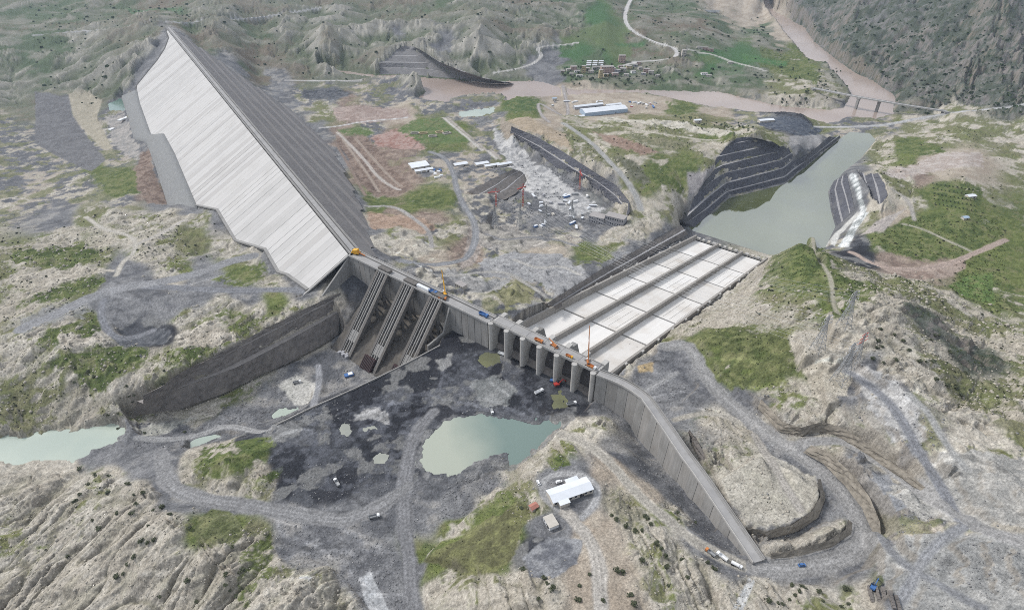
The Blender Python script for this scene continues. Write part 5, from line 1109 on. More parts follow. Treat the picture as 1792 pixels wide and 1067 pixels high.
# ------------------------------------------------------------------ concrete gravity section between embankment and spillway
RZ = math.atan2(EX[1], EX[0])
def loc(s, r, z): return (s, -r, z)                           # object frame: x along the axis, -y upstream
def wallset(root, s0, s1, step, r, z0, z1, th=2.5, gap=.55, mats=('concrete', 'concrete', 'concrete_b')):
    n_ = max(1, round((s1 - s0) / step)); w = (s1 - s0) / n_
    for k in range(n_):
        a = s0 + k * w
        MB().box(loc(a + w / 2, r - th / 2 + .12 * (k % 2), (z0 + z1) / 2), (w - gap, th, z1 - z0)).build('wall_panel', M[mats[k % len(mats)]], root)
M['concrete_b'] = mat("weathered_concrete_b", (.315, .305, .29), .9, .16, .5, streak=(1, 1, .12), stain=(.20, .19, .175), scale2=.05)
gd = empty('gravity_dam', (O3[0], O3[1], 0), RZ); tag(gd, 'grey concrete gravity wall of tall panels between embankment and spillway', 'dam wall')
wallset(gd, -209, -165, 9.0, .6, 88, ZC - 1.2)
wallset(gd, -165, -54, 9.5, -2.0, 52, ZC - 1.2)
wallset(gd, -54, -3, 8.5, 1.0, 88, ZC - 1.2)
MB().box(loc(-106, -6.5, 80), (202, 6, 88)).build('backing', M['dark_joint'], gd)
MB().box(loc(-106, -5.5, ZC - .6), (206, 14.5, 1.2)).build('deck', M['deck'], gd)
for r_, w2, h_ in ((1.45, .5, 1.1), (-12.3, .5, 1.1), (-8.6, 1.2, .35)): MB().box(loc(-106, r_, ZC + h_ / 2), (206, w2, h_)).build('parapet', M['concrete_pale'] if w2 < 1 else M['dark_joint'], gd)
MB().add([loc(-54.2, 1, 88), loc(-54.2, 30, 60), loc(-54.2, 1, 50), loc(-54.2, 1, 122), loc(-54.2, 12, 97), loc(-54.2, 34, 94), loc(-54.2, 34, 50),
          loc(-52.4, 1, 50), loc(-52.4, 1, 122), loc(-52.4, 12, 97), loc(-52.4, 34, 94), loc(-52.4, 34, 50)],
         [(2, 6, 5, 4, 3), (7, 8, 9, 10, 11), (3, 4, 9, 8), (4, 5, 10, 9), (5, 6, 11, 10)]).build('retaining_wall', M['concrete'], gd)
MB().add([loc(-209, .5, 124), loc(-209, 46, 92), loc(-209, .5, 80), loc(-209, 46, 80), loc(-207, .5, 124), loc(-207, 46, 92), loc(-207, .5, 80), loc(-207, 46, 80)],
         [(0, 1, 3, 2), (4, 6, 7, 5), (0, 4, 5, 1), (1, 5, 7, 3)]).build('end_wall', M['concrete'], gd)
# rough foundation slope under the intake tracks
rows = []
for i_ in range(15):
    f = i_ / 14; row = []
    for j_ in range(41):
        s = -172 + 119.5 * j_ / 40; r = 1 + 68 * f
        z = 92 - 40 * f ** 1.15 + (vnoise(np.array([s / 5.]), np.array([r / 5.]), 9)[0] - .5) * 3.0 + 2.5 * math.cos(s / 40.5 * 2 * math.pi + 1.0) * (1 - f)
        row.append(loc(s, r, z))
    rows.append(row)
MB().strip(rows).build('foundation_slope', mat("brown_foundation_rock", (.115, .105, .092), .95, .2, .25, alt=(.05, .047, .045), bump=.6, stain=(.16, .14, .115), scale2=.05), gd, True)

# ------------------------------------------------------------------ power intakes: three inclined tracks
def intake(s, label, rack, length=1.0):
    root = empty('power_intake', (LS(s, 0, ZC)), RZ); tag(root, label, 'intake', 'inclined power intakes')
    top = np.array([0, -1.0, -1.5]); bot = np.array([0, -66.0 * length, -74.0 * length]); d = bot - top
    def g(x, t, up=0.0): p = top + d * t; return np.array([x, p[1], p[2]]) + np.array([0, -.74, .67]) * up
    gir = {x: MB().beam(g(x, 0), g(x, 1), 3.0, 4.2).build('side_girder', M['grimy'], root) for x in (-7.6, 7.6)}
    for x in (-5.2, -1.4, 1.4, 5.2): MB().beam(g(x, 0, .8), g(x, .96, .8), 1.0, 1.6).build('guide_rail', M['concrete'], root)
    for k in range(13):
        if k in (9, 10): continue
        t = .04 + k * .073
        MB().beam(g(-7, t, -.6), g(7, t, -.6), .9, 1.4).build('cross_beam', M['grimy'], root)
    MB().obox(g(0, .76, .6), (6.0, 0, 0), d / np.linalg.norm(d) * 6.0, np.array([0, -.74, .67]) * .7).build('cover_slab', M['concrete'], root)
    MB().obox(g(0, .32, -.9), (5.6, 0, 0), d / np.linalg.norm(d) * 24, np.array([0, -.74, .67]) * .3).build('track_floor', M['steel_dark'], root)
    MB().obox(g(0, .1, -4), (6.6, 0, 0), d / np.linalg.norm(d) * 10, np.array([0, -.74, .67]) * .4).build('shaft_lining', M['steel_dark'], root)
    for x in (-7.6, 7.6):
        for t in (.16, .34, .52, .7):
            p = g(x, t, -1.2); zb = -34 - .60 * (-p[1])
            MB().beam(p, (x, p[1], min(p[2] - 1, zb)), 2.2, 2.6).build('column', M['grimy'], gir[x])
            if t < .5: MB().beam(g(x, t + .02, -1.2), (x, p[1] + 7.5, min(p[2] - 1, zb + 3)), 1.5, 1.5).build('brace', M['grimy'], gir[x])
    MB().box((0, 2.0, 1.6), (17, 5.5, 3.2)).build('hoist_block', M['grimy'], root)
    if rack:
        MB().obox(g(-4.5, .955, .8), (8.0, 0, 0), d / np.linalg.norm(d) * 9.5, np.array([0, -.74, .67]) * 3.0).build('trash_rack', M['maroon'], root)
        for x in np.linspace(-11.5, 2.5, 8): MB().beam(g(x, .865, 4.0), g(x, 1.04, 4.0), .4, .5).build('rack_bar', M['steel_dark'], root)
    else:
        for k in range(5): MB().box((-6 + 3 * k, bot[1] - 2 + (k % 2) * 2, bot[2] + 2), (2.6, 4, 5)).build('formwork', M['plaster_grey'], root)
    return root
intake(-150, 'inclined concrete intake track nearest the embankment, without a dark trash rack', False)
intake(-110, 'middle inclined concrete intake track with dark maroon rack at its foot', True)
intake(-70, 'inclined concrete intake track nearest the spillway, dark maroon rack below', True, .93)

# ------------------------------------------------------------------ gated spillway
sw = empty('spillway', (O3[0], O3[1], 0), RZ); tag(sw, 'gated concrete spillway with seven round nosed piers under a road deck', 'spillway')
BAY = SPL / 6
for i_ in range(7):
    s = i_ * BAY; w = 2.2
    nose = [(s + w * math.cos(a_), -(.0 + w * math.sin(a_)) - 0.0) for a_ in np.linspace(0, math.pi, 11)]
    poly = [(x, y) for x, y in nose] + [(s - w, 23), (s + w, 23)]
    pr_ = MB().prism(poly, 88, ZC - .4).build('pier', M['concrete_pale'], sw)
    MB().tube((s, 0, ZC - .4), (s, 0, ZC + .5), 2.5, n=14).build('pier_cap', M['concrete_pale'], pr_)
    MB().box((s, 14.5, ZC - 9), (1.4, 1.4, 14)).build('gate_post', M['concrete'], pr_)
for i_ in range(6):
    s = (i_ + .5) * BAY; hw = BAY / 2 - 2.3
    MB().box((s, 8.6, ZC - .7), (BAY - .3, 12.0, 1.6)).build('deck_slab', M['deck'], sw)
    row1, row2 = [], []
    for k in range(9):
        a_ = math.radians(-10 + 62 * k / 8); y = 22 - 15 * math.cos(a_); z = 103.5 + 15 * math.sin(a_)
        row1.append((s - hw, y, z)); row2.append((s + hw, y, z))
    MB().strip([row1, row2]).build('radial_gate', M['steel_dark'], sw)
    og1, og2 = [], []
    for k in range(12):
        t = k / 11; y = 1 + 22 * t; z = 90 + 11.5 * math.sin(min(1, t * 2.2) * math.pi / 2) - 5.0 * max(0, t - .45) ** 2 * 3
        og1.append((s - hw, y, z)); og2.append((s + hw, y, z))
    MB().strip([og1, og2]).build('ogee_weir', M['rock_brown'], sw, True)
for y, h_ in ((2.9, 1.1), (14.4, 1.1)): MB().box((SPL / 2, y, ZC + .1 + h_ / 2), (SPL + 4, .5, h_)).build('parapet', M['concrete_pale'], sw)
MB().box((SPL / 2, 4.6, ZC + .25), (SPL + 4, 1.3, .3)).build('kerb', M['concrete'], sw)
for i_ in range(1, 6):
    s = i_ * BAY; big = i_ in (2, 4); w = 2.6 if big else 1.9
    if big: prof = [(14.8, 92), (14.8, ZC - 2), (30, ZC - 4), (34, ZC - 16), (44, 92)]
    else: prof = [(14.8, 92), (14.8, ZC - 4), (22, ZC - 4), (36, 98), (38, 92)]
    vs = [(s - w, y, z) for y, z in prof] + [(s + w, y, z) for y, z in prof]; n_ = len(prof)
    MB().add(vs, [tuple(range(n_)), tuple(range(n_, 2 * n_))[::-1]] + [(k, n_ + k, n_ + (k + 1) % n_, (k + 1) % n_) for k in range(n_)]).build('pier_tail', M['concrete'], sw)

# ------------------------------------------------------------------ chute
ch = empty('spillway_chute', (O3[0], O3[1], 0), RZ); tag(ch, 'wide pale concrete spillway chute in three lanes running down to the basin', 'chute')
joints = []
for u in (984, 1042, 1096, 1141, 1181):
    best = min(np.arange(30, CH_END, .5), key=lambda d: abs(Q(*LS(2, -d, chute_z(d)))[0] - u)); joints.append(float(best))
edges = [16.0] + joints + [CH_END]
def chl(s, d, dz_=0.0): return (s, d, chute_z(d) + dz_)
lanes = [(CH_L + 1.5, 2 * BAY - 1.8), (2 * BAY + 1.8, 4 * BAY - 1.8), (4 * BAY + 1.8, CH_R - 1.5)]
MB().strip([[chl(CH_L, d, -1.9) for d in (16, 22, CH_END)], [chl(CH_R, d, -1.9) for d in (16, 22, CH_END)]]).build('chute_bed', M['dark_joint'], ch)
AXC = (float(EX[0]), float(EX[1]), .12)
cm = [mat("chute_slab_a", (.67, .65, .62), .85, .055, .35, stain=(.49, .455, .41), scale2=.04, axis=AXC), mat("chute_slab_b", (.63, .61, .58), .85, .06, .35, stain=(.46, .42, .37), scale2=.04, axis=AXC), mat("chute_slab_c", (.70, .685, .66), .85, .05, .35, stain=(.53, .49, .44), scale2=.04, axis=AXC)]
for li, (s0, s1) in enumerate(lanes):
    for k in range(len(edges) - 1):
        d0, d1 = edges[k] + (2.6 if k else 0), edges[k + 1] - .4
        ds = [d0, 22, d1] if d0 < 22 else [d0, d1]
        top0 = [chl(s0, d, .0) for d in ds]; top1 = [chl(s1, d, .0) for d in ds]
        mb = MB().strip([top0, top1])
        for e in (d0, d1): mb.add([chl(s0, e), chl(s1, e), chl(s1, e, -1.7), chl(s0, e, -1.7)], [(0, 1, 2, 3)])
        for e in (s0, s1): mb.add([chl(e, d0), chl(e, d1), chl(e, d1, -1.7), chl(e, d0, -1.7)], [(0, 1, 2, 3)])
        mb.build('floor_slab', cm[(li * 2 + k) % 3], ch)
        # finer construction strips left proud on some slabs
        if (li + k) % 2 == 0:
            for q_ in range(3):
                sa = s0 + (s1 - s0) * (.2 + .25 * q_ + .05 * (k % 3)); MB().add([chl(sa, d0 + 4, .012), chl(sa + .5, d0 + 4, .012), chl(sa + .5, d1 - 8, .012), chl(sa, d1 - 8, .012)], [(0, 1, 2, 3)]).build('joint_strip', M['concrete'], ch)
def chwall(name, s, w, d0, d1, h0, h1, mn):
    mb = MB(); ds = np.linspace(d0, d1, 12)
    pr = [(-w / 2 - .5, -2.5), (-w / 2, 1), (w / 2, 1), (w / 2 + .5, -2.5)]
    rows = []
    for x, up in pr: rows.append([chl(s + x, d, up if up < 0 else h0 + (h1 - h0) * (d - d0) / (d1 - d0)) for d in ds])
    mb.strip(rows); n_ = len(ds)
    mb.add([r_[0] for r_ in rows], [(0, 1, 2, 3)]); mb.add([r_[-1] for r_ in rows], [(3, 2, 1, 0)])
    mb.build(name, M[mn], ch)
chwall('side_wall', CH_L, 2.6, 15, CH_END + 4, 9.5, 8, 'concrete_wall'); chwall('side_wall', CH_R, 2.6, 16, CH_END + 4, 8, 8, 'concrete_wall')
for i_ in (2, 4): chwall('divider_wall', i_ * BAY, 2.8, 40, CH_END + 2, 6.5, 6.5, 'concrete_wall')
for i_ in range(2):
    for d in np.arange(60, CH_END - 20, 34.0): MB().box((CH_L - 2.2 if i_ == 0 else CH_R + 2.2, d, chute_z(d) + 5.0), (1.8, 3.5, 7)).build('buttress', M['concrete_pale'], ch)
MB().strip([[chl(CH_L - 6, CH_END + 1, 1.0), chl(CH_R + 4, CH_END + 1, 1.0)], [chl(CH_L - 6, CH_END + 9, .6), chl(CH_R + 4, CH_END + 9, .6)], [chl(CH_L - 6, CH_END + 10, -6), chl(CH_R + 4, CH_END + 10, -6)]]).build('end_sill', M['concrete'], ch)
for k in range(13):
    s = CH_L + 4 + k * (CH_R - CH_L - 8) / 12; MB().box((s, CH_END + 5, chute_z(CH_END) + 1.8), (4.2 if k % 3 else 5.5, 5, 2.4)).build('baffle_block', M['concrete_pale'] if k % 2 else M['plaster'], ch)

# ------------------------------------------------------------------ curved wing wall
WD = 8.0
wl_ = resample([p for p in wing3], 40)
ww = empty('wing_wall', wl_[20]); WO = np.array([wl_[20][0], wl_[20][1], 0]); ww.location = WO
tag(ww, 'long curved concrete wing wall with a road on top sweeping towards the camera', 'retaining wall')
ztop = ZC - .9
tarc = np.r_[0, np.cumsum(np.linalg.norm(np.diff(np.array(wing3), axis=0), axis=1))]; larc = np.r_[0, np.cumsum(np.linalg.norm(np.diff(wl_, axis=0), axis=1))]
zb = np.interp(larc, tarc, wingbase) - 2.0
dirs = np.gradient(wl_[:, :2], axis=0); dirs /= np.linalg.norm(dirs, axis=1)[:, None]; nrm = np.stack([-dirs[:, 1], dirs[:, 0]], 1)   # to the landward side
for k in range(39):
    if k % 2: continue
    a, b_ = k, min(k + 2, 39); e = (wl_[b_][:2] - wl_[a][:2]); e = e / np.linalg.norm(e)
    p0, p1 = wl_[a][:2] + e * .1, wl_[b_][:2] - e * .12
    n_ = nrm[a]; out = .0 if (k // 2) % 2 else .15
    mb = MB(); bt = [.06 * (ztop - zb[a]), .06 * (ztop - zb[b_])]
    pts_ = [(*(p0 - nrm[a] * (bt[0] + out)), zb[a]), (*(p1 - nrm[b_] * (bt[1] + out)), zb[b_]), (*(p1 - nrm[b_] * out), ztop), (*(p0 - nrm[a] * out), ztop),
            (*(p0 + nrm[a] * 3), zb[a]), (*(p1 + nrm[b_] * 3), zb[b_]), (*(p1 + nrm[b_] * 3), ztop), (*(p0 + nrm[a] * 3), ztop)]
    mb.add([np.array(p) - WO for p in pts_], [(0, 1, 2, 3), (5, 4, 7, 6), (1, 5, 6, 2), (4, 0, 3, 7), (3, 2, 6, 7)])
    mb.build('wall_panel', M[('concrete', 'concrete_b')[(k // 2) % 2]], ww)
def ribbon(o0, o1, z0, z1, name, mn):
    rows = [[(*(wl_[k][:2] + nrm[k] * o - WO[:2]), z) for k in range(40)] for o, z in ((o0, z0), (o0, z1), (o1, z1), (o1, z0))]
    mb = MB().strip(rows); mb.add([r_[0] for r_ in rows], [(0, 1, 2, 3)]); mb.add([r_[-1] for r_ in rows], [(3, 2, 1, 0)]); mb.build(name, M[mn], ww)
ribbon(-.9, WD, ZC - 1.0, ZC, 'deck', 'deck')
ribbon(-.9, -.35, ZC + .02, ZC + 1.15, 'parapet', 'concrete_pale'); ribbon(WD - .6, WD, ZC + .02, ZC + 1.15, 'parapet', 'concrete')
ribbon(WD - 2.2, WD - 1.4, ZC + .01, ZC + .3, 'kerb', 'concrete')
ribbon(WD - 1.0, WD - .3, ZC - 26, ZC - 1.02, 'back_wall', 'concrete')

# low concrete kerb along the drop into the intake pit
kb = chaikin(np.array([P(u, v, 95.6) for u, v in [(484, 743), (540, 715), (600, 689), (660, 661), (720, 631), (770, 604)]]), 2)
ko = empty('retaining_kerb', kb[8]); tag(ko, 'thin pale concrete kerb along the dark platform edge above the intake pit', 'kerb')
for p, q in zip(kb[:-1], kb[1:]):
    MB().beam(p - kb[8] - np.array([0, 0, .4]), q - kb[8] - np.array([0, 0, .4]), 1.0, 1.8).build('kerb_block', M['concrete_b'], ko)
# ------------------------------------------------------------------ smaller things, each set on the ground where its bearing meets it
def gp(u, v): return cast([(u, v)])[0]
def ang(u0, v0, u1, v1, z): a, b_ = P(u0, v0, z), P(u1, v1, z); return math.atan2(b_[1] - a[1], b_[0] - a[0])

# ---- buildings
def building(name, label, cat, pos, rz, L, Wd, H, wall, roof, gable=0.0, rows=0, cols=0, group=None, eave=.4, door=True):
    o = empty(name, pos, rz); tag(o, label, cat, group)
    wo = MB().box((0, 0, H / 2 - .6), (L, Wd, H + 1.2)).build('wall', M[wall], o)
    if gable > 0:
        x, y = L / 2 + eave, Wd / 2 + eave
        vs = [(-x, -y, H), (x, -y, H), (x, 0, H + gable), (-x, 0, H + gable), (-x, y, H), (x, y, H)]
        vs += [(a, b_, c - .25) for a, b_, c in vs]
        MB().add(vs, [(0, 1, 2, 3), (3, 2, 5, 4), (6, 9, 8, 7), (9, 10, 11, 8), (0, 6, 7, 1), (4, 5, 11, 10), (0, 3, 9, 6), (3, 4, 10, 9), (1, 7, 8, 2), (2, 8, 11, 5)]).build('roof', M[roof], o)
        for sx_ in (-1, 1): MB().add([(sx_ * L / 2, -Wd / 2, H - .02), (sx_ * L / 2, Wd / 2, H - .02), (sx_ * L / 2, 0, H + gable - .3)], [(0, 1, 2)]).build('gable', M[wall], o)
    else:
        MB().box((0, 0, H + .2), (L + eave, Wd + eave, .4)).build('roof', M[roof], o)
    for r_ in range(rows):
        for c in range(cols):
            x = -L / 2 + (c + .5) * L / cols; z = H * (r_ + .55) / rows
            for sy_ in (-1, 1):
                MB().box((x, sy_ * (Wd / 2 + .01), z), (L / cols * .45, .25, H / rows * .36)).build('window', M['glass'], wo)
    if door: MB().box((L * .22, -Wd / 2 - .02, 1.1), (min(3.0, L * .2), .22, 2.2)).build('door', M['steel_dark'], wo)
    return o
# house on the near hill
rzh = ang(953, 860, 1023, 836, 127); c = P(997, 862, 125); c[2] = hs(c[0], c[1])
h = building('site_house', 'long white metal roofed site house on the near hilltop', 'house', c, rzh, 30, 11, 4.0, 'plaster', 'white_roof', 1.4, 1, 8)
MB().box((-8, -7.2, 1.6), (7, 3.6, 4.4)).build('annex', M['plaster'], h); MB().box((-8, -7.3, 3.95), (7.6, 4.2, .3)).build('annex_roof', M['white_roof'], h)
MB().box((5, 7.0, 1.6), (9, 3.2, 4.4)).build('annex', M['plaster'], h); MB().box((5, 7.1, 3.95), (9.6, 3.8, .3)).build('annex_roof', M['white_roof'], h)
c = P(964, 914, 127); c[2] = hs(c[0], c[1]); building('hut', 'small tan flat roofed hut below the white roofed house', 'hut', c, ang(950, 906, 962, 926, 127), 9, 6.5, 2.8, 'white_paint', 'plaster', 0, 1, 3)
c = P(934, 887, 124); c[2] = hs(c[0], c[1]); building('shed', 'little shed with a red roof left of the white roofed house', 'shed', c, rzh + .2, 5, 4, 2.5, 'plaster_pink', 'red_roof', .9)
c = gp(807, 503); building('guard_building', 'small pinkish flat roofed building on the bare slope behind the intakes', 'building', c, ang(797, 498, 812, 506, 105), 12, 7, 4.5, 'plaster', 'flat_roof', 0, 1, 4)
rzp = ang(1032, 372, 1092, 386, 45)
for (u, v, L, Hh, lab, cl_) in ((1046, 386, 24, 11, 'left block of the grey concrete building at the foot of the curved cut', 6), (1077, 392, 30, 14, 'right block with dark window rows at the foot of the curved cut', 8)):
    c = P(u, v, 40); c[2] = hs(c[0], c[1]); building('concrete_building', lab, 'building', c, rzp, L, 16, Hh, 'plaster_grey', 'flat_roof', 0, 2, cl_)
# contractor halls by the river
def hall(u, v, z, L, Wd, H, gable, rz, wall, roof, lab): c = P(u, v, z); c[2] = hs(c[0], c[1]); return building('hall', lab, 'hall', c, rz, L, Wd, H, wall, roof, gable, 0, 0)
rk = ang(1020, 205, 1095, 197, 13)
hall(1056, 197, 12, 112, 34, 9, 4, rk, 'blue_roof', 'white_roof', 'large white roofed hall with a pale blue wall in the contractor camp')
hall(1029, 188, 12, 78, 13, 6, 2.5, rk + .03, 'plaster_grey', 'white_roof', 'long narrow white roofed shed behind the large blue walled hall')
hall(1073, 186, 12, 42, 11, 5, 2, rk + .03, 'plaster_grey', 'white_roof', 'short white roofed shed behind the large hall, on its right')
hall(1014, 206, 12, 22, 10, 4, 1.5, rk, 'plaster', 'white_roof', 'small white annex at the left end of the large blue walled hall')
for (u, v, L, Wd, lab) in ((733, 291, 34, 26, 'wide white roofed workshop at the bend of the paved road'), (742, 300, 34, 9, 'low white roofed store in front of the wide workshop'), (806, 287, 26, 12, 'white roofed site shed right of the paved road'), (843, 286, 26, 11, 'left white roofed shed of the row above the benched slope'), (861, 289, 30, 9, 'middle white roofed shed of the row above the benched slope'), (882, 287, 30, 9, 'right white roofed shed of the row above the benched slope')):
    hall(u, v, 33, L, Wd, 4, 1.2, rk + .1, 'plaster', 'white_roof', lab)
# stone ruins on the green triangle
for i_, (u, v) in enumerate(((726, 234), (741, 234), (757, 239), (769, 232), (782, 234))):
    c = gp(u, v); o = empty('stone_enclosure', c, .15 * i_); tag(o, 'roofless tan stone enclosure on the green triangle, %s' % ('leftmost of five', 'second from the left', 'nearest to the camera', 'fourth from the left', 'rightmost of five')[i_], 'ruin', 'stone enclosures')
    for x, y, a, b_ in ((0, -5, 16, 1.4), (0, 5, 16, 1.4), (-8, 0, 1.4, 11.4), (8, 0, 1.4, 11.4)): MB().box((x, y, 1.0), (a, b_, 3.0)).build('stone_wall', M['plaster_yellow'] if i_ % 2 else M['pale_track'], o)
CW_ = dict(plaster_pink='pinkish', plaster='pale', plaster_grey='grey', white_paint='white', plaster_yellow='ochre', blue='blue', red='red', steel='steel grey', orange='orange')
# town across the river
R_ = random.Random(21)
TOWN = [(985, 127, 9, 8, 4, 'plaster_pink'), (995, 124, 10, 8, 4, 'plaster'), (1004, 122, 14, 10, 7, 'plaster_pink'), (1010, 127, 12, 8, 4, 'white_paint'), (1027, 124, 12, 10, 6, 'plaster_pink'), (1034, 128, 12, 9, 5, 'plaster'), (1040, 122, 10, 8, 5, 'plaster_grey'), (1014, 134, 14, 8, 3, 'white_paint'), (1072, 124, 12, 10, 6, 'plaster_pink'), (1080, 128, 13, 10, 7, 'plaster_grey'), (1090, 126, 14, 11, 8, 'plaster'), (1086, 119, 10, 8, 5, 'plaster_pink'), (1100, 121, 12, 10, 7, 'plaster_yellow'), (1112, 117, 10, 8, 5, 'plaster_grey'), (1120, 122, 10, 8, 5, 'plaster'), (1131, 127, 13, 10, 8, 'plaster_pink'), (1139, 130, 12, 10, 7, 'plaster'), (1126, 131, 10, 8, 4, 'plaster_grey'), (1150, 134, 12, 7, 3, 'plaster'), (1076, 133, 14, 9, 6, 'plaster_pink'), (1060, 134, 12, 8, 5, 'plaster_yellow'), (1232, 131, 14, 8, 4, 'white_paint'), (1240, 134, 12, 8, 3, 'plaster'), (1278, 112, 12, 8, 4, 'plaster'), (1000, 131, 9, 7, 3, 'plaster'), (1048, 120, 10, 8, 4, 'plaster'), (1108, 128, 10, 8, 5, 'white_paint'), (1096, 133, 11, 8, 4, 'plaster'), (1118, 112, 9, 7, 4, 'plaster_pink')]
for u, v, L, Wd, H, wl2 in TOWN:
    big = H >= 6
    building('town_house', '%s %s flat roofed house in the %s of the riverside town' % ('two storey' if big else 'low', CW_[wl2], 'left end' if u < 1020 else 'middle' if u < 1085 else 'right half' if u < 1160 else 'outskirts right'), 'house', gp(u, v), R_.uniform(-.3, .3), L * 1.3, Wd * 1.2, H * 1.35, wl2, 'flat_roof', 0, 2 if big else 1, 4 if big else 3, 'houses of the riverside town', door=False)
for u, v, L, Wd, H, wl2, lab in ((1062, 128, 34, 16, 15, 'plaster_pink', 'largest pinkish block in the middle of the riverside town'), (1021, 128, 11, 10, 16, 'plaster_yellow', 'slim ochre tower block at the left of the riverside town'), (1051, 137, 10, 9, 18, 'plaster_yellow', 'slim ochre tower block in front of the largest pinkish block'), (1088, 109, 18, 12, 16, 'plaster_pink', 'pinkish apartment block standing alone above the riverside town'), (1196, 99, 12, 11, 15, 'plaster', 'pale apartment block at the bend of the paved valley road'), (1224, 86, 16, 9, 6, 'plaster', 'leftmost pale house of the row beside the green hill field'), (1234, 88, 16, 9, 7, 'plaster_pink', 'middle pinkish house of the row beside the green hill field'), (1243, 90, 16, 9, 7, 'plaster_pink', 'rightmost pinkish house of the row beside the green hill field'), (1242, 21, 70, 12, 5, 'white_paint', 'long low white building far up the valley at the top')):
    building('apartment_block', lab, 'building', gp(u, v), R_.uniform(-.15, .15), L * 1.1, Wd, H * 1.25, wl2, 'flat_roof', 0, max(2, int(H / 4)), max(3, int(L / 4)), door=False)
for r_ in range(3):
    for c_ in range(3):
        building('barrack', 'white roofed barrack in the tidy rows above the riverside town', 'barrack', gp(1031 + 10.5 * c_ - r_ * .5, 108.5 + 3.6 * r_), .02, 14, 6, 3, 'plaster', 'white_roof', 1.2, 0, 0, 'rows of white roofed barracks', door=False)
for u, v, L, Wd, H, rf, lab in ((1698, 345, 14, 8, 3, 'white_roof', 'white roofed barn beside the orchard at the right edge'), (1688, 383, 9, 6, 3, 'blue_roof', 'blue roofed hut in the meadow at the right edge'), (1340, 214, 36, 12, 6, 'white_roof', 'white roofed crusher house beside the black stockpile'), (970, 176, 12, 8, 6, 'blue_roof', 'blue roofed shed at the left end of the contractor camp'), (1220, 213, 16, 9, 4, 'white_roof', 'small white shed on the bank above the river road')):
    building('shed', lab, 'shed', gp(u, v), .2, L, Wd, H, 'plaster', rf, 1.2)

# ---- containers and cabins scattered in the yards
def container(u, v, z, colr, label, group, L=12.0, rz=None):
    o = empty('container', gp(u, v), R_.uniform(0, 3.1) if rz is None else rz); tag(o, label.replace('COL', CW_.get(colr, 'grey')).replace('SIZE', 'long' if L > 11 else 'short'), 'container', group)
    MB().box((0, 0, 1.5), (L, 3.2, 3.0)).build('body', M[colr], o); MB().box((0, 0, 3.08), (L + .2, 3.4, .16)).build('roof', M['white_roof'] if R_.random() < .6 else M[colr], o)
    return o
for k in range(34):
    u = R_.uniform(965, 1150); v = R_.uniform(176, 190) + (u - 965) * .02
    if 1000 < u < 1105 and v > 181: continue
    container(u, v, 12, R_.choice(['white_paint', 'white_paint', 'blue', 'plaster_grey', 'red', 'steel', 'plaster']), 'SIZE COL container in the contractor camp by the river', 'containers of the river camp', R_.choice([6, 12, 12, 18]))
for k in range(30):
    container(R_.uniform(925, 1040), R_.uniform(340, 400), 38, R_.choice(['white_paint', 'plaster', 'plaster_grey', 'plaster_grey', 'steel', 'blue']), 'SIZE COL site cabin in the powerhouse yard', 'cabins of the powerhouse yard', R_.choice([6, 6, 12]))
for k in range(12):
    container(R_.uniform(735, 775), R_.uniform(296, 312), 33, R_.choice(['white_paint', 'white_paint', 'blue', 'plaster']), 'SIZE COL cabin beside the wide white roofed workshop', 'cabins by the workshop', R_.choice([6, 6, 10]))
for (u, v, lab) in ((219, 208, 'large white tarpaulin stack beside the grey toe fill'), (196, 227, 'smaller white stack left of the grey toe fill')):
    o = empty('tarpaulin_stack', gp(u, v), 1.2); tag(o, lab, 'tarpaulin')
    L = 34 if u > 200 else 14
    for k in range(5): MB().box((-L / 2 + (k + .5) * L / 5, (k % 2) * 1.2, 1.0), (L / 5 - .3, 9 - (k % 3), 2.4 + .3 * (k % 2))).build('bale', M['white_paint'], o)

# ---- vehicles
def wheels(o, xs, hw, r, w=.5):
    for x in xs:
        for s_ in (-1, 1):
            MB().tube((x, s_ * (hw - w / 2), r), (x, s_ * (hw + w / 2), r), r, n=10).build('wheel', M['tyre'], o)
def car(pos, rz, colr, label, van=False):
    o = empty('car', pos, rz); tag(o, label, 'car')
    MB().add([(-2.3, -.95, .4), (2.3, -.95, .4), (2.3, .95, .4), (-2.3, .95, .4), (-2.3, -.95, 1.05), (2.2, -.9, .95), (2.2, .9, .95), (-2.3, .95, 1.05)], [(0, 3, 2, 1), (4, 5, 6, 7), (0, 1, 5, 4), (2, 3, 7, 6), (1, 2, 6, 5), (3, 0, 4, 7)]).build('body', M[colr], o)
    f = 1.6 if not van else 2.0; x0, x1 = (-2.2, .9) if van else (-1.8, .9)
    MB().add([(x0, -.85, 1.0), (x1 + .5, -.85, .98), (x1 + .5, .85, .98), (x0, .85, 1.0), (x0 + .3, -.7, f), (x1 - .2, -.7, f), (x1 - .2, .7, f), (x0 + .3, .7, f)], [(4, 5, 6, 7), (0, 1, 5, 4), (2, 3, 7, 6), (1, 2, 6, 5), (3, 0, 4, 7)]).build('cabin', M['glass'] if not van else M[colr], o)
    MB().box(((x0 + x1) / 2 + .05, 0, f + .03), (x1 - x0 - .5, 1.4, .06)).build('roof', M[colr], o)
    wheels(o, (-1.4, 1.4), .8, .36, .25); return o
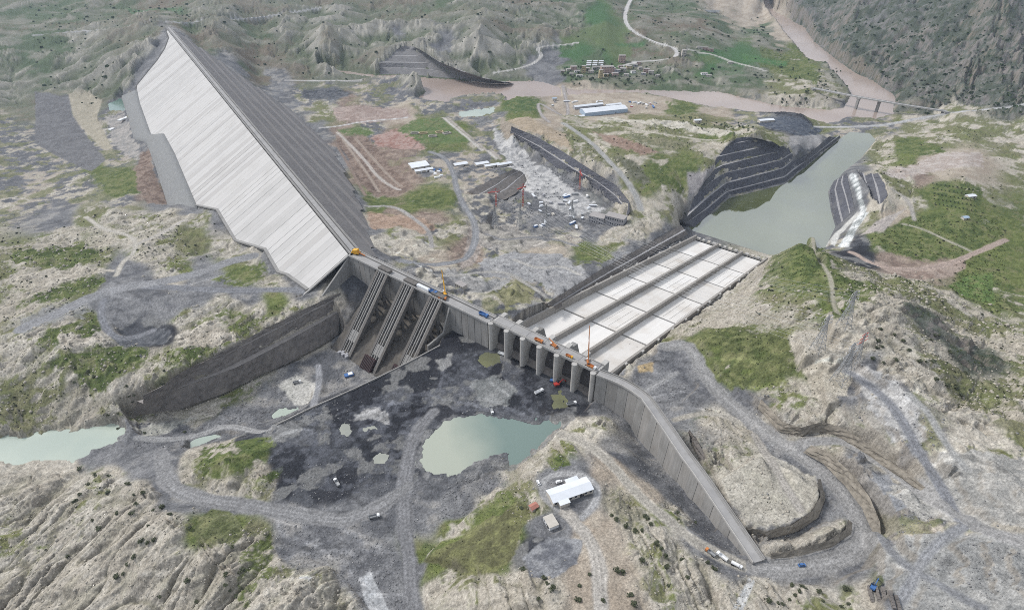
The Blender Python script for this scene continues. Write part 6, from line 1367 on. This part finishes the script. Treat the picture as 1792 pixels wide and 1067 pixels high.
def truck(pos, rz, cab, bed, label, tank=False, k=1.0):
    o = empty('truck', pos, rz); tag(o, label, 'truck'); o.scale = (k, k, k)
    MB().box((0, 0, .95), (8.6, 1.2, .4)).build('chassis', M['steel_dark'], o)
    cb_ = MB().prism([(2.4, -1.25), (4.4, -1.25), (4.4, 1.25), (2.4, 1.25)], 1.0, [3.1, 2.9, 2.9, 3.1]).build('cab', M[cab], o)
    MB().box((4.42, 0, 2.35), (.12, 2.2, .8)).build('windscreen', M['glass'], cb_)
    if tank: MB().tube((-4, 0, 2.3), (2.1, 0, 2.3), 1.35, n=14).build('tank', M[bed], o)
    else:
        b_ = MB().box((-1.1, 0, 1.35), (6.4, 2.6, .2)); [b_.box((-1.1, s_ * 1.25, 2.1), (6.4, .12, 1.4)) for s_ in (-1, 1)]; b_.box((-4.25, 0, 2.1), (.12, 2.5, 1.4)); b_.box((2.05, 0, 2.2), (.12, 2.5, 1.6))
        b_.build('dump_body', M[bed], o)
    wheels(o, (-3.2, -1.9, 3.3), 1.05, .55); return o
def excavator(pos, rz, colr, label, k=1.0):
    o = empty('excavator', pos, rz); tag(o, label, 'excavator'); o.scale = (k, k, k)
    for s_ in (-1, 1): MB().prism([(-2.2, s_ * 1.3 - .35), (2.2, s_ * 1.3 - .35), (2.2, s_ * 1.3 + .35), (-2.2, s_ * 1.3 + .35)], 0, .95).build('track', M['tyre'], o)
    MB().prism([(-2.3, -1.3), (1.4, -1.3), (1.4, 1.3), (-2.3, 1.3)], 1.0, [2.3, 1.9, 1.9, 2.3]).build('house', M[colr], o)
    MB().box((.9, .75, 2.5), (1.5, 1.0, 1.5)).build('cab', M['glass'], o)
    MB().beam((1.2, -.3, 1.8), (4.4, -.3, 4.6), .5, .7).build('boom', M[colr], o); MB().beam((4.4, -.3, 4.6), (6.6, -.3, 1.9), .4, .5).build('stick', M[colr], o)
    MB().prism([(6.0, -.8), (7.0, -.8), (7.0, .3), (6.0, .3)], .7, [1.9, 1.5, 1.5, 1.9]).build('bucket', M['steel_dark'], o); return o
def crane(pos, rz, colr, label, boom, el, k=1.0):
    o = empty('mobile_crane', pos, rz); tag(o, label, 'crane'); o.scale = (k, k, k)
    MB().box((0, 0, 1.3), (11, 2.7, .9)).build('carrier', M[colr], o); MB().box((4.7, 0, 2.2), (1.8, 2.6, 1.5)).build('drive_cab', M['white_paint'], o)
    MB().box((-1.8, 0, 2.7), (4.2, 2.4, 1.6)).build('turntable', M[colr], o); MB().box((-4.2, 0, 2.6), (1.3, 2.6, 1.6)).build('counterweight', M['steel_dark'], o)
    for x in (-4, 4):
        MB().box((x, 0, .8), (.6, 7.0, .4)).build('outrigger', M['steel_dark'], o)
    e = np.array([math.cos(el), 0, math.sin(el)]); p = np.array([-2.0, 0, 3.2]); p1 = p + e * boom * .55; p2 = p + e * boom
    MB().beam(p, p1, 1.1, 1.2).build('boom', M[colr], o); MB().beam(p1, p2, .75, .8).build('boom_tip', M[colr], o)
    MB().tube(p2, p2 - np.array([0, 0, boom * .45]), .12, n=5).build('hoist_rope', M['steel_dark'], o)
    wheels(o, (-3.6, -2.2, 2.4, 3.8), 1.15, .62); return o
c = P(942, 846, 123); c[2] = hs(*c[:2]); car(c, 1.9, 'white_paint', 'white car parked at the loop left of the white roofed house')
c = P(978, 846, 123); c[2] = hs(*c[:2]); car(c, .35, 'white_paint', 'white van parked behind the white roofed house', True)
for u, v, rz, cc in ((1403, 989, .1, 'blue'),): car(gp(u, v), rz, cc, 'dark blue car driving on the bend of the grey haul road')
truck(gp(1243, 968), 2.3, 'orange', 'steel', 'orange truck parked near the end of the wing wall', k=.8)
truck(gp(1263, 975), 2.3, 'white_paint', 'white_paint', 'white truck parked next to the orange truck near the wing wall', k=.85)
truck(gp(1288, 990), -.6, 'white_paint', 'white_paint', 'white tanker at the very end of the wing wall', True, k=.8)
excavator(gp(1527, 1028), .8, 'blue', 'blue excavator beside the dark stacks at the lower right')
for i_, (u, v) in enumerate(((1523, 1040), (1535, 1040), (1547, 1043), (1560, 1050), (1571, 1058))):
    c = gp(u, v); o = empty('stone_stack', c, 1.32); tag(o, 'dark narrow stone stack at the lower right, %s of five' % ('first from the left', 'second from the left', 'middle one', 'fourth from the left', 'rightmost')[i_], 'stack', 'stone stacks')
    for j_ in range(7): MB().box((-4.6 + 1.5 * j_, .12 * (j_ % 2), .7), (1.4, 1.5, 1.9 + .2 * (j_ % 3))).build('block', M['rock_brown'], o)
# on the crest and decks
def deck(s, r): return LS(s, r, ZC + .02)
c = deck(-203, -6); o = empty('paving_machine', c, RZ + .3); tag(o, 'big yellow machine on the dam crest where slab face meets wall', 'machine')
MB().box((0, 0, 2.2), (9, 5, 2.2)).build('frame', M['yellow'], o); MB().prism([(-3, -2.6), (3, -2.6), (3, 2.6), (-3, 2.6)], 3.3, [5.5, 6.4, 6.4, 5.5]).build('hopper', M['yellow'], o); MB().box((-3.6, 1, 4.3), (2, 2, 2)).build('cab', M['glass'], o)
MB().beam((2, 0, 3.5), (13, -1.5, 1.2), .9, .9).build('conveyor', M['orange'], o); wheels(o, (-3, 3), 2.2, 1.0, .9)
o = container(0, 0, 0, 'white_paint', 'long white container on the crest road above the intakes', None, 17.0, RZ); o.location = deck(-92, -2.2); o.pop('group', None) if 'group' in o else None
truck(deck(-79, -3), RZ, 'blue', 'blue', 'blue truck beside the long white container on the crest', k=1.25)
crane(deck(-67, -8), RZ + 2.5, 'yellow', 'yellow mobile crane with raised boom on the crest above the intakes', 24, math.radians(50))
truck(deck(-64, -1.0), RZ + .3, 'orange', 'orange', 'orange truck at the crest edge above the last intake')
truck(deck(-13, -5), RZ, 'blue', 'blue', 'blue truck on the deck just before the first spillway pier', k=1.2)
crane(LS(67, -9, ZC + .12), RZ + 2.9, 'orange', 'orange crane with lowered boom on the middle of the spillway deck', 12, math.radians(14), .8)
crane(LS(103, -8.5, ZC + .12), RZ + 2.2, 'orange', 'orange crane with tall thin raised boom near the end of the spillway deck', 40, math.radians(66), .8)
truck(LS(109, -5, ZC + .12), RZ, 'white_paint', 'orange', 'white and orange truck beside the tall crane on the spillway deck')
truck(LS(52, -6, ZC + .12), RZ, 'orange', 'orange', 'orange truck on the spillway deck left of the lowered crane')
truck(LS(86, -5, ZC + .12), RZ, 'yellow', 'orange', 'small yellow and orange truck between the two cranes on the spillway deck', k=.8)
excavator(gp(975, 674), .4, 'red', 'red excavator in the mud below the spillway piers', 1.3)
excavator(gp(966, 666), 1.2, 'blue', 'blue excavator in the mud next to the red one', 1.1)
truck(gp(943, 687), .6, 'white_paint', 'white_paint', 'white truck on the dark mud below the middle piers')
truck(gp(879, 621), -.5, 'white_paint', 'white_paint', 'white truck between the second and third spillway pier')
truck(gp(1000, 708), .3, 'white_paint', 'steel', 'pale truck on the shore under the last spillway piers')
o = empty('formwork_platform', gp(611, 657), .4); tag(o, 'blue and white formwork platform in the pit at the foot of the intakes', 'platform')
MB().box((0, 0, 1.2), (9, 5, 1.6)).build('platform', M['blue'], o); MB().box((1.5, 0, 2.4), (4.5, 4, .8)).build('panel', M['white_paint'], o)
for x in (-4, 4): MB().box((x, 0, .2), (.6, 5.4, 1.0)).build('skid', M['orange'], o)
for u, v, rz, lab in ((520, 670, .4, 'pale truck on the white silt patch in the intake pit'), (590, 846, 2.2, 'white truck on the black mud left of the haul road junction'), (860, 720, 5.0, 'white truck at the upper shore of the turquoise pond'), (655, 905, .3, 'white truck driving on the haul road towards the junction')):
    truck(gp(u, v), rz, 'white_paint', 'steel', lab, k=.9)

# ---- lattice towers
def pylon(pos, rz, label, H=34, base=8.0, arms=3, colr='steel', t=.42, top=None, group=None):
    o = empty('transmission_tower', pos, rz); tag(o, label, 'pylon', group)
    def leg(sx_, sy_, z): w = base / 2 * (1 - .80 * min(1, z / (H * .72))); return np.array([sx_ * w, sy_ * w, z])
    for sx_ in (-1, 1):
        for sy_ in (-1, 1): MB().beam(leg(sx_, sy_, -1), leg(sx_, sy_, H * .72), t, t).beam(leg(sx_, sy_, H * .72), np.array([sx_ * .35, sy_ * .35, H]), t * .8, t * .8).build('leg', M[colr], o)
    zs = [0, .16, .30, .42, .52, .60, .67, .72, .8, .88, .95]
    for a, b_ in zip(zs[:-1], zs[1:]):
        mb = MB()
        for k in range(4):
            cs = [(-1, -1), (1, -1), (1, 1), (-1, 1)]; p, q = cs[k], cs[(k + 1) % 4]
            mb.beam(leg(*p, a * H), leg(*q, b_ * H), t * .55, t * .55).beam(leg(*q, a * H), leg(*p, b_ * H), t * .55, t * .55).beam(leg(*p, b_ * H), leg(*q, b_ * H), t * .55, t * .55)
        mb.build('lattice_panel', M[colr], o)
    for k in range(arms):
        z = H * (.74 + .11 * k); w = (7.5, 6.2, 4.8)[k % 3] * H / 34
        for sx_ in (-1, 1):
            ca_ = MB().beam((0, 0, z + 1.0), (sx_ * w, 0, z), t * .7, t * .7).beam((0, 0, z - .6), (sx_ * w, 0, z), t * .7, t * .7).build('cross_arm', M[top or colr], o)
            MB().tube((sx_ * w, 0, z), (sx_ * w, 0, z - 2.2), .18, n=6).build('insulator', M['white_paint'], ca_)
    return o
PY = {}
def py(key, u, v, lab, **kw): c = gp(u, v); PY[key] = (c, kw.get('H', 34)); pylon(c, .55, lab, **kw)
py('a', 1469, 668, 'large lattice pylon on the grey pad nearest the camera, right hillside', H=40, base=11, t=.34)
py('b', 1430, 612, 'lattice pylon on the pale pad left of the hill track', H=36, base=9, t=.32)
py('c', 1476, 570, 'lattice pylon highest on the right ridge beside the green track', H=36, base=9, t=.32)
py('d', 866, 398, 'lattice pylon left of the powerhouse yard beside the paved road', H=40, base=8, t=.4)
py('e', 910, 398, 'lattice pylon in the middle of the powerhouse yard', H=40, base=8, t=.4)
py('f', 955, 402, 'lattice pylon in the right half of the powerhouse yard', H=42, base=8, t=.4)
py('g', 1000, 385, 'lattice pylon at the far right of the powerhouse yard', H=34, base=8, t=.4)
py('h', 1492, 640, 'lattice pylon with red top on the pale pad beside the large pylon', H=34, base=7, t=.3, top='red')
# tower cranes of the yard
for (u, v, H, lab) in ((868, 362, 26, 'red tower crane at the left of the powerhouse yard'), (915, 362, 34, 'taller red tower crane below the benched slope'), (1014, 332, 30, 'red tower crane in front of the curved dark cut')):
    o = empty('tower_crane', gp(u, v), 1.0 + u * .01); tag(o, lab, 'crane')
    for k in range(7): mb = MB(); [mb.beam((sx_ * .9, sy_ * .9, H * k / 7), (sx_ * .9, sy_ * .9, H * (k + 1) / 7), .32, .32) for sx_ in (-1, 1) for sy_ in (-1, 1)]; mb.beam((-.9, -.9, H * k / 7), (.9, -.9, H * (k + 1) / 7), .4, .4).beam((-.9, .9, H * k / 7), (.9, .9, H * (k + 1) / 7), .4, .4).build('mast_section', M['red' if k % 3 else 'orange'], o)
    MB().beam((-6, 0, H), (13, 0, H), 1.0, 1.0).build('jib', M['red'], o); MB().box((-5, 0, H - 1.2), (3, 1.6, 2.2)).build('counterweight', M['concrete'], o); MB().box((0, 1.2, H - 1.0), (1.8, 1.6, 2.0)).build('cab', M['white_paint'], o)
    MB().beam((0, 0, H), (0, 0, H + 6), .6, .6).beam((0, 0, H + 6), (9, 0, H + .6), .25, .25).beam((0, 0, H + 6), (-7, 0, H + .6), .25, .25).build('tie', M['red'], o)
# conductors
def wire(p, q, sag, name, label):
    mb = MB(); pts_ = [np.array(p) * (1 - t) + np.array(q) * t - np.array([0, 0, 4 * sag * t * (1 - t)]) for t in np.linspace(0, 1, 17)]; c = pts_[8]
    for a, b_ in zip(pts_[:-1], pts_[1:]): mb.tube(a - c, b_ - c, .07, n=4)
    o = mb.build(name, M['steel'], None); o.location = [float(x) for x in c]; tag(o, label, 'cable', 'overhead conductors')
for ka, kb_ in (('a', 'f'), ('b', 'e'), ('c', 'g')):
    (pa, Ha), (pb, Hb) = PY[ka], PY[kb_]
    for lv in (.74, .85, .96):
        for sgn in (-1, 1):
            off = np.array([math.cos(.55), math.sin(.55), 0]) * sgn * 6.0
            wire(pa + np.array([0, 0, Ha * lv - 2]) + off, pb + np.array([0, 0, Hb * lv - 2]) + off, 22, 'overhead_conductor', 'thin overhead conductor strung between the hill pylons and the yard pylons')

# ---- river bridge
p0, p1, pe = P(1424, 155, 32), P(1540, 177, 33), P(1655, 195, 30)
br = empty('bridge', P(1540, 177, 0)); BO = np.array(br.location); tag(br, 'slender road bridge on two piers across the brown river', 'bridge')
dk = chaikin(np.array([p0, P(1500, 170, 33), p1, P(1600, 187, 32), pe]), 2) - BO
for a, b_ in zip(dk[:-1], dk[1:]):
    d = (b_ - a) / np.linalg.norm(b_ - a)
    MB().beam(a - d * .05, b_, 10, 1.8).build('deck_span', M['concrete_pale'], br); s_ = np.cross(d, (0, 0, 1)); s_ /= np.linalg.norm(s_)
    for k in (-1, 1): MB().beam(a + s_ * 4.7 * k + np.array([0, 0, 1.4]), b_ + s_ * 4.7 * k + np.array([0, 0, 1.4]), .35, 1.0).build('railing', M['steel'], br)
for u, v in ((1497, 191), (1533, 196)):
    p = P(u, v, 5) - BO; MB().box((p[0], p[1], 17), (3.6, 7, 30), .3).build('pier', M['concrete'], br); MB().box((p[0], p[1], 30.6), (5, 10, 2.4), .3).build('pier_head', M['concrete'], br)
for p in (dk[0], dk[-1]): MB().box((p[0], p[1], p[2] - 4), (10, 14, 9)).build('abutment', M['concrete'], br)

# ---- shrubs and trees: leaf clumps spread through the crown
def shrub_mesh(name, seed, n_=70, tall=.8):
    r = random.Random(seed); v = []; f = []
    lobes = [(r.uniform(-.45, .45), r.uniform(-.45, .45), r.uniform(.25, .7) * tall, r.uniform(.32, .55)) for _ in range(5)]
    for _ in range(n_):
        cx, cy, cz, rad = r.choice(lobes); th = r.uniform(0, 6.283); ph = math.acos(r.uniform(-.7, 1)); q = rad * r.uniform(.6, 1.05)
        x = cx + q * math.sin(ph) * math.cos(th); y = cy + q * math.sin(ph) * math.sin(th); z = max(.03, cz + q * math.cos(ph) * tall)
        a = r.uniform(0, 6.283); s = r.uniform(.10, .2); e1 = np.array([math.cos(a), math.sin(a), r.uniform(-.5, .5)]) * s; e2 = np.array([-math.sin(a), math.cos(a), r.uniform(-.8, .8)]) * s; c = np.array([x, y, z]); i = len(v)
        v += [tuple(c - e1 - e2), tuple(c + e1 - e2 * .4), tuple(c + e1 * .7 + e2), tuple(c - e1 * .8 + e2 * .6)]; f.append((i, i + 1, i + 2, i + 3))
    me = bpy.data.meshes.new(name); me.from_pydata(v, [], f); me.update(); return me
def stem_mesh(seed, h=.5):
    mb = MB(); r = random.Random(seed)
    for k in range(4): mb.tube((0, 0, -.15), (r.uniform(-.35, .35), r.uniform(-.35, .35), h * r.uniform(.7, 1.2)), .05, .02, 5)
    me = bpy.data.meshes.new('stem'); me.from_pydata(mb.v, [], mb.f); me.update(); return me
CR = [shrub_mesh('crown', k, 90) for k in range(6)]; CG = [shrub_mesh('crown', 40 + k, 110, 1.25) for k in range(4)]; ST = [stem_mesh(k) for k in range(3)]; TR = [stem_mesh(9 + k, 1.0) for k in range(2)]
for me in CR: me.materials.append(M['leaf'])
for me in CG: me.materials.append(M['leaf_green'])
for me in ST + TR: me.materials.append(M['bark'])
def plant(pos, s, label, group, tree=False):
    o = empty('tree' if tree else 'shrub', pos, R_.uniform(0, 6.28)); o.scale = (s, s, s * R_.uniform(.8, 1.15)); tag(o, label, 'tree' if tree else 'shrub', group)
    c = link('crown', R_.choice(CG if tree else CR), None, o)
    if tree: c.location = (0, 0, .45)
    link('trunk' if tree else 'stem', R_.choice(TR if tree else ST), None, o); return o
LL = [(135, 85), (200, 195), (345, 130), (255, 125), (490, 190), (470, 182), (520, 262), (590, 250), (345, 245), (145, 260), (100, 318), (115, 305), (540, 330), (655, 375), (505, 392), (405, 392), (270, 505), (620, 480), (575, 585), (625, 598), (665, 575), (525, 700), (475, 752), (400, 840), (445, 820), (895, 868), (1215, 628), (1165, 825), (1165, 895), (1195, 930), (770, 400), (905, 498), (1240, 970), (1280, 800), (720, 350), (230, 440), (60, 700), (700, 980), (960, 1010)]
for x, y in LL: plant(gp(104 + x / 4, 800 + y / 4), R_.uniform(1.6, 2.9), 'dark shrub dotting the pale ribbed slope at the lower left', 'shrubs on the lower left slope')
LR = [(665, 408), (700, 440), (765, 480), (835, 510), (825, 525), (915, 430), (900, 410), (940, 470), (880, 515), (970, 605), (985, 590), (1010, 645), (1040, 690), (880, 725), (1050, 768), (1160, 715), (1130, 388), (1135, 432), (1250, 458), (1340, 735), (1370, 770), (1395, 790), (190, 850), (215, 880), (250, 920), (150, 995), (35, 360), (45, 790), (440, 900), (430, 1000), (510, 820), (820, 1030), (795, 965), (1195, 840), (700, 800), (740, 800), (600, 1000), (1060, 900)]
for x, y in LR: plant(gp(904 + x / 4, 800 + y / 4), R_.uniform(1.3, 2.6), 'dark shrub on the pale marl below the wing wall and white roofed house', 'shrubs on the near hill')
for k in range(16): plant(gp(R_.uniform(1310, 1490), R_.uniform(1022, 1066)), R_.uniform(1.2, 2.4), 'dark shrub on the pale bank below the haul road bend', 'shrubs below the road bend')
for k in range(26): u = R_.uniform(1520, 1700); plant(gp(u, 560 + (u - 1520) * .45 + R_.uniform(-30, 70)), R_.uniform(1.5, 3.0), 'dark shrub on the shaded slope at the right edge', 'shrubs on the right slope')
for k in range(18): plant(gp(R_.uniform(1300, 1500), R_.uniform(450, 560)), R_.uniform(1.3, 2.6), 'dark shrub on the grassy ridge right of the chute', 'shrubs on the grassy ridge')
for k in range(24): u = R_.uniform(240, 400); plant(gp(u, R_.uniform(380, 460)), R_.uniform(1.3, 2.4), 'dark shrub on the rounded pale hill in front of the dam face', 'shrubs in front of the dam')
for k in range(20): plant(gp(R_.uniform(104, 330), R_.uniform(640, 760)), R_.uniform(1.5, 2.8), 'dark shrub on the grassy slope above the left pond', 'shrubs above the left pond')
for k in range(60): plant(gp(R_.uniform(980, 1160), R_.uniform(116, 150)), R_.uniform(3.0, 6.0), 'round green tree among the riverside town houses', 'trees of the riverside town', True)
for k in range(50): plant(gp(R_.uniform(1330, 1480), R_.uniform(120, 186)), R_.uniform(3.0, 5.5), 'tree in the scrubby grove on the river bend', 'trees on the river bend', True)
for r_ in range(5):
    for c_ in range(11): plant(gp(1632 + 7 * c_ + r_ * 1.0, 322 + r_ * 9 + c_ * 1.2), R_.uniform(1.4, 2.0), 'small orchard tree planted in rows at the right edge', 'orchard trees', True)
for k in range(26): plant(gp(R_.uniform(1480, 1704), R_.uniform(105, 190)), R_.uniform(3.0, 6.0), 'dark bush on the steep far bank of the river', 'bushes on the far river bank')
for k in range(40): u = R_.uniform(1180, 1320); plant(gp(u, 208 + (u - 1180) * .12 + R_.uniform(-4, 8)), R_.uniform(2.0, 3.6), 'small tree on the pale crest between river and basin', 'trees on the pale crest', True)

# ------------------------------------------------------------------ loose rubble and low tufts: too many to count
def scatter(name, matl, zones, n_, smin, smax, tuft, seed, cond=None):
    r = np.random.default_rng(seed); vs, fs = [], []; base = 0
    tot = sum(z[4] for z in zones)
    for (ua, ub, va, vb, wgt) in zones:
        k = int(n_ * wgt / tot); u = r.uniform(ua, ub, k); v = r.uniform(va, vb, k)
        x, y = plan(u, v); i = np.clip(np.searchsorted(Uc, u), 0, NU_ - 1); j = np.clip(np.searchsorted(Vr, v), 0, NV_ - 1)
        ok = road_w[j, i] < .1
        for w_ in WATER:
            if w_[0] == 'puddle': continue
            wq = to_q(w_[1], w_[2]); bb_ = (u > wq[:, 0].min() - 5) & (u < wq[:, 0].max() + 5) & (v > wq[:, 1].min() - 5) & (v < wq[:, 1].max() + 5)
            if bb_.any(): sdv = poly_sd(wq, u[bb_], v[bb_]); t_ = ok[bb_]; t_ &= sdv < -3; ok[bb_] = t_
        if cond is not None: ok &= cond(j, i, r)
        loc_ = (np.stack([x, y], 1) - O3[:2]); ls = loc_ @ EX; lr = loc_ @ RU
        ok &= ~((ls > -215) & (ls < SPL + 6) & (lr < 4) & (lr > -500)); ok &= ~((ls > -172) & (ls < -52) & (lr < 72) & (lr >= 0))
        da_ = (np.stack([x, y], 1) - A3[:2]) @ AX; dr_ = (np.stack([x, y], 1) - A3[:2]) @ NU; ok &= ~((da_ > -20) & (da_ < ALEN + 8) & (dr_ > -200) & (dr_ < 150) & (dist[j, i] > 560))
        x, y = x[ok], y[ok]
        if len(x) == 0: continue
        z = hs(x, y); s = r.uniform(smin, smax, len(x)) * np.clip(np.hypot(x, y) / 420, .8, 2.2) * r.choice([1, 1, 1, 1.7], len(x)); a = r.uniform(0, 6.28, len(x))
        if tuft:
            for q_ in range(2):
                c, d = np.cos(a + q_ * 1.7) * s, np.sin(a + q_ * 1.7) * s; lean = r.uniform(-.4, .4, len(x)) * s
                quad = np.stack([np.stack([x - c, y - d, z - .1], 1), np.stack([x + c, y + d, z - .1], 1), np.stack([x + c * .7 + lean, y + d * .7 - lean, z + s * .9], 1), np.stack([x - c * .7 + lean, y - d * .7 - lean, z + s * .8], 1)], 1)
                vs.append(quad.reshape(-1, 3)); fs.append(np.arange(len(x) * 4).reshape(-1, 4) + base); base += len(x) * 4
        else:
            o8 = np.array([(1, 0, 0), (0, 1, 0), (-1, 0, 0), (0, -1, 0), (0, 0, .8), (0, 0, -.5)]); jit = 1 + r.uniform(-.35, .35, (len(x), 6, 1))
            p = o8[None] * jit * s[:, None, None]; ca, sa = np.cos(a)[:, None], np.sin(a)[:, None]
            px_ = p[..., 0] * ca - p[..., 1] * sa + x[:, None]; py_ = p[..., 0] * sa + p[..., 1] * ca + y[:, None]; pz_ = p[..., 2] + z[:, None] + .1
            vs.append(np.stack([px_, py_, pz_], -1).reshape(-1, 3)); tr = np.array([(0, 1, 4), (1, 2, 4), (2, 3, 4), (3, 0, 4), (1, 0, 5), (2, 1, 5), (3, 2, 5), (0, 3, 5)])
            fs.append((tr[None] + (np.arange(len(x)) * 6)[:, None, None]).reshape(-1, 3) + base); base += len(x) * 6
    V_ = np.concatenate(vs).astype(np.float32); F_ = np.concatenate(fs); n4_ = F_.shape[1]
    me = bpy.data.meshes.new(name); me.vertices.add(len(V_)); me.vertices.foreach_set("co", V_.ravel()); me.loops.add(F_.size); me.loops.foreach_set("vertex_index", F_.ravel().astype(np.int32))
    me.polygons.add(len(F_)); me.polygons.foreach_set("loop_start", np.arange(0, F_.size, n4_, dtype=np.int32)); me.update(calc_edges=True)
    o = link(name, me, matl); o["kind"] = "stuff"; return o
wi = lambda c: Wsoft[CODES.index(c)]
veg = wi('r') * .35 + wi('m') + wi('g') + wi('x') * .25
scatter('rubble', mat("grey_rubble", (.27, .27, .272), .95, .3, .5, alt=(.12, .12, .126)), [(480, 980, 640, 880, .6), (480, 740, 880, 1150, 1.6), (230, 620, 640, 790, 1.2), (860, 1080, 260, 460, 3), (1500, 1720, 660, 1200, 2.4), (1100, 1460, 640, 1060, 1.6), (700, 1000, 420, 560, 1), (780, 980, 780, 960, 1.4)], 12000, .22, .75, False, 5, lambda j, i, r: (col[j, i].sum(-1) < .95) & ((wi('k')[j, i] + wi('d')[j, i] + wi('x')[j, i]) > r.uniform(.1, .9, len(i))))
scatter('pale_rocks', mat("pale_marl_blocks", (.45, .42, .365), .95, .2, .5, alt=(.28, .255, .21)), [(-40, 640, 860, 1230, 2), (860, 1340, 760, 1230, 2.2), (1180, 1760, 430, 860, 3), (-40, 600, 370, 740, 2.4)], 11000, .3, 1.0, False, 6, lambda j, i, r: wi('r')[j, i] + wi('m')[j, i] > r.uniform(.1, .9, len(i)))
scatter('low_scrub', M['leaf'], [(-40, 640, 860, 1230, 1.6), (740, 1340, 800, 1230, 2), (1180, 1760, 400, 860, 4), (-40, 600, 370, 760, 3.4), (860, 1300, 200, 420, 2), (1500, 1760, 200, 520, 2)], 14000, .22, .6, True, 7, lambda j, i, r: (col[j, i, 1] < col[j, i, 0] * 1.12) & (veg[j, i] > r.uniform(.15, 1.0, len(i))) & (n1[j, i] * .5 + n2[j, i] * .5 > r.uniform(.40, .56, len(i))))
scatter('grass_tufts', mat('fresh_grass_blades', (.125, .15, .05), .95, .25, .8, alt=(.06, .08, .026)), [(-40, 640, 400, 1100, 3), (740, 1100, 800, 1100, 1.4), (1180, 1760, 380, 760, 4)], 26000, .18, .42, True, 9, lambda j, i, r: (col[j, i, 1] > col[j, i, 0] * 1.14))
scatter('low_scrub', M['leaf_green'], [(1300, 1800, -10, 190, 1.5), (60, 1300, -10, 150, 3), (1100, 1300, 180, 300, .6)], 5200, .9, 1.8, True, 8, lambda j, i, r: (wi('c')[j, i] + wi('b')[j, i] * .6 + wi('h')[j, i] * .35) > r.uniform(.1, 1.0, len(i)))

# ------------------------------------------------------------------ the air: thin even haze round everything
lo, hi = VERTS.min(0), VERTS.max(0)
x0, x1, y0, y1, z0, z1 = float(lo[0]) - 60, float(hi[0]) + 60, min(float(lo[1]), -40.) - 60, float(hi[1]) + 60, float(lo[2]) - 12, max(float(hi[2]), CZ) + 14
hz = MB().obox(((x0 + x1) / 2, (y0 + y1) / 2, (z0 + z1) / 2), ((x1 - x0) / 2, 0, 0), (0, (y1 - y0) / 2, 0), (0, 0, (z1 - z0) / 2))
hm = bpy.data.materials.new("haze"); hm.use_nodes = True; hn = hm.node_tree.nodes
hn.remove(hn["Principled BSDF"]); pv = hn.new("ShaderNodeVolumePrincipled"); pv.inputs["Color"].default_value = (.66, .80, 1.0, 1); pv.inputs["Density"].default_value = HAZE; pv.inputs["Anisotropy"].default_value = .2
hm.node_tree.links.new(pv.outputs["Volume"], hn["Material Output"].inputs["Volume"])
ho = hz.build('haze', hm); ho["kind"] = "stuff"
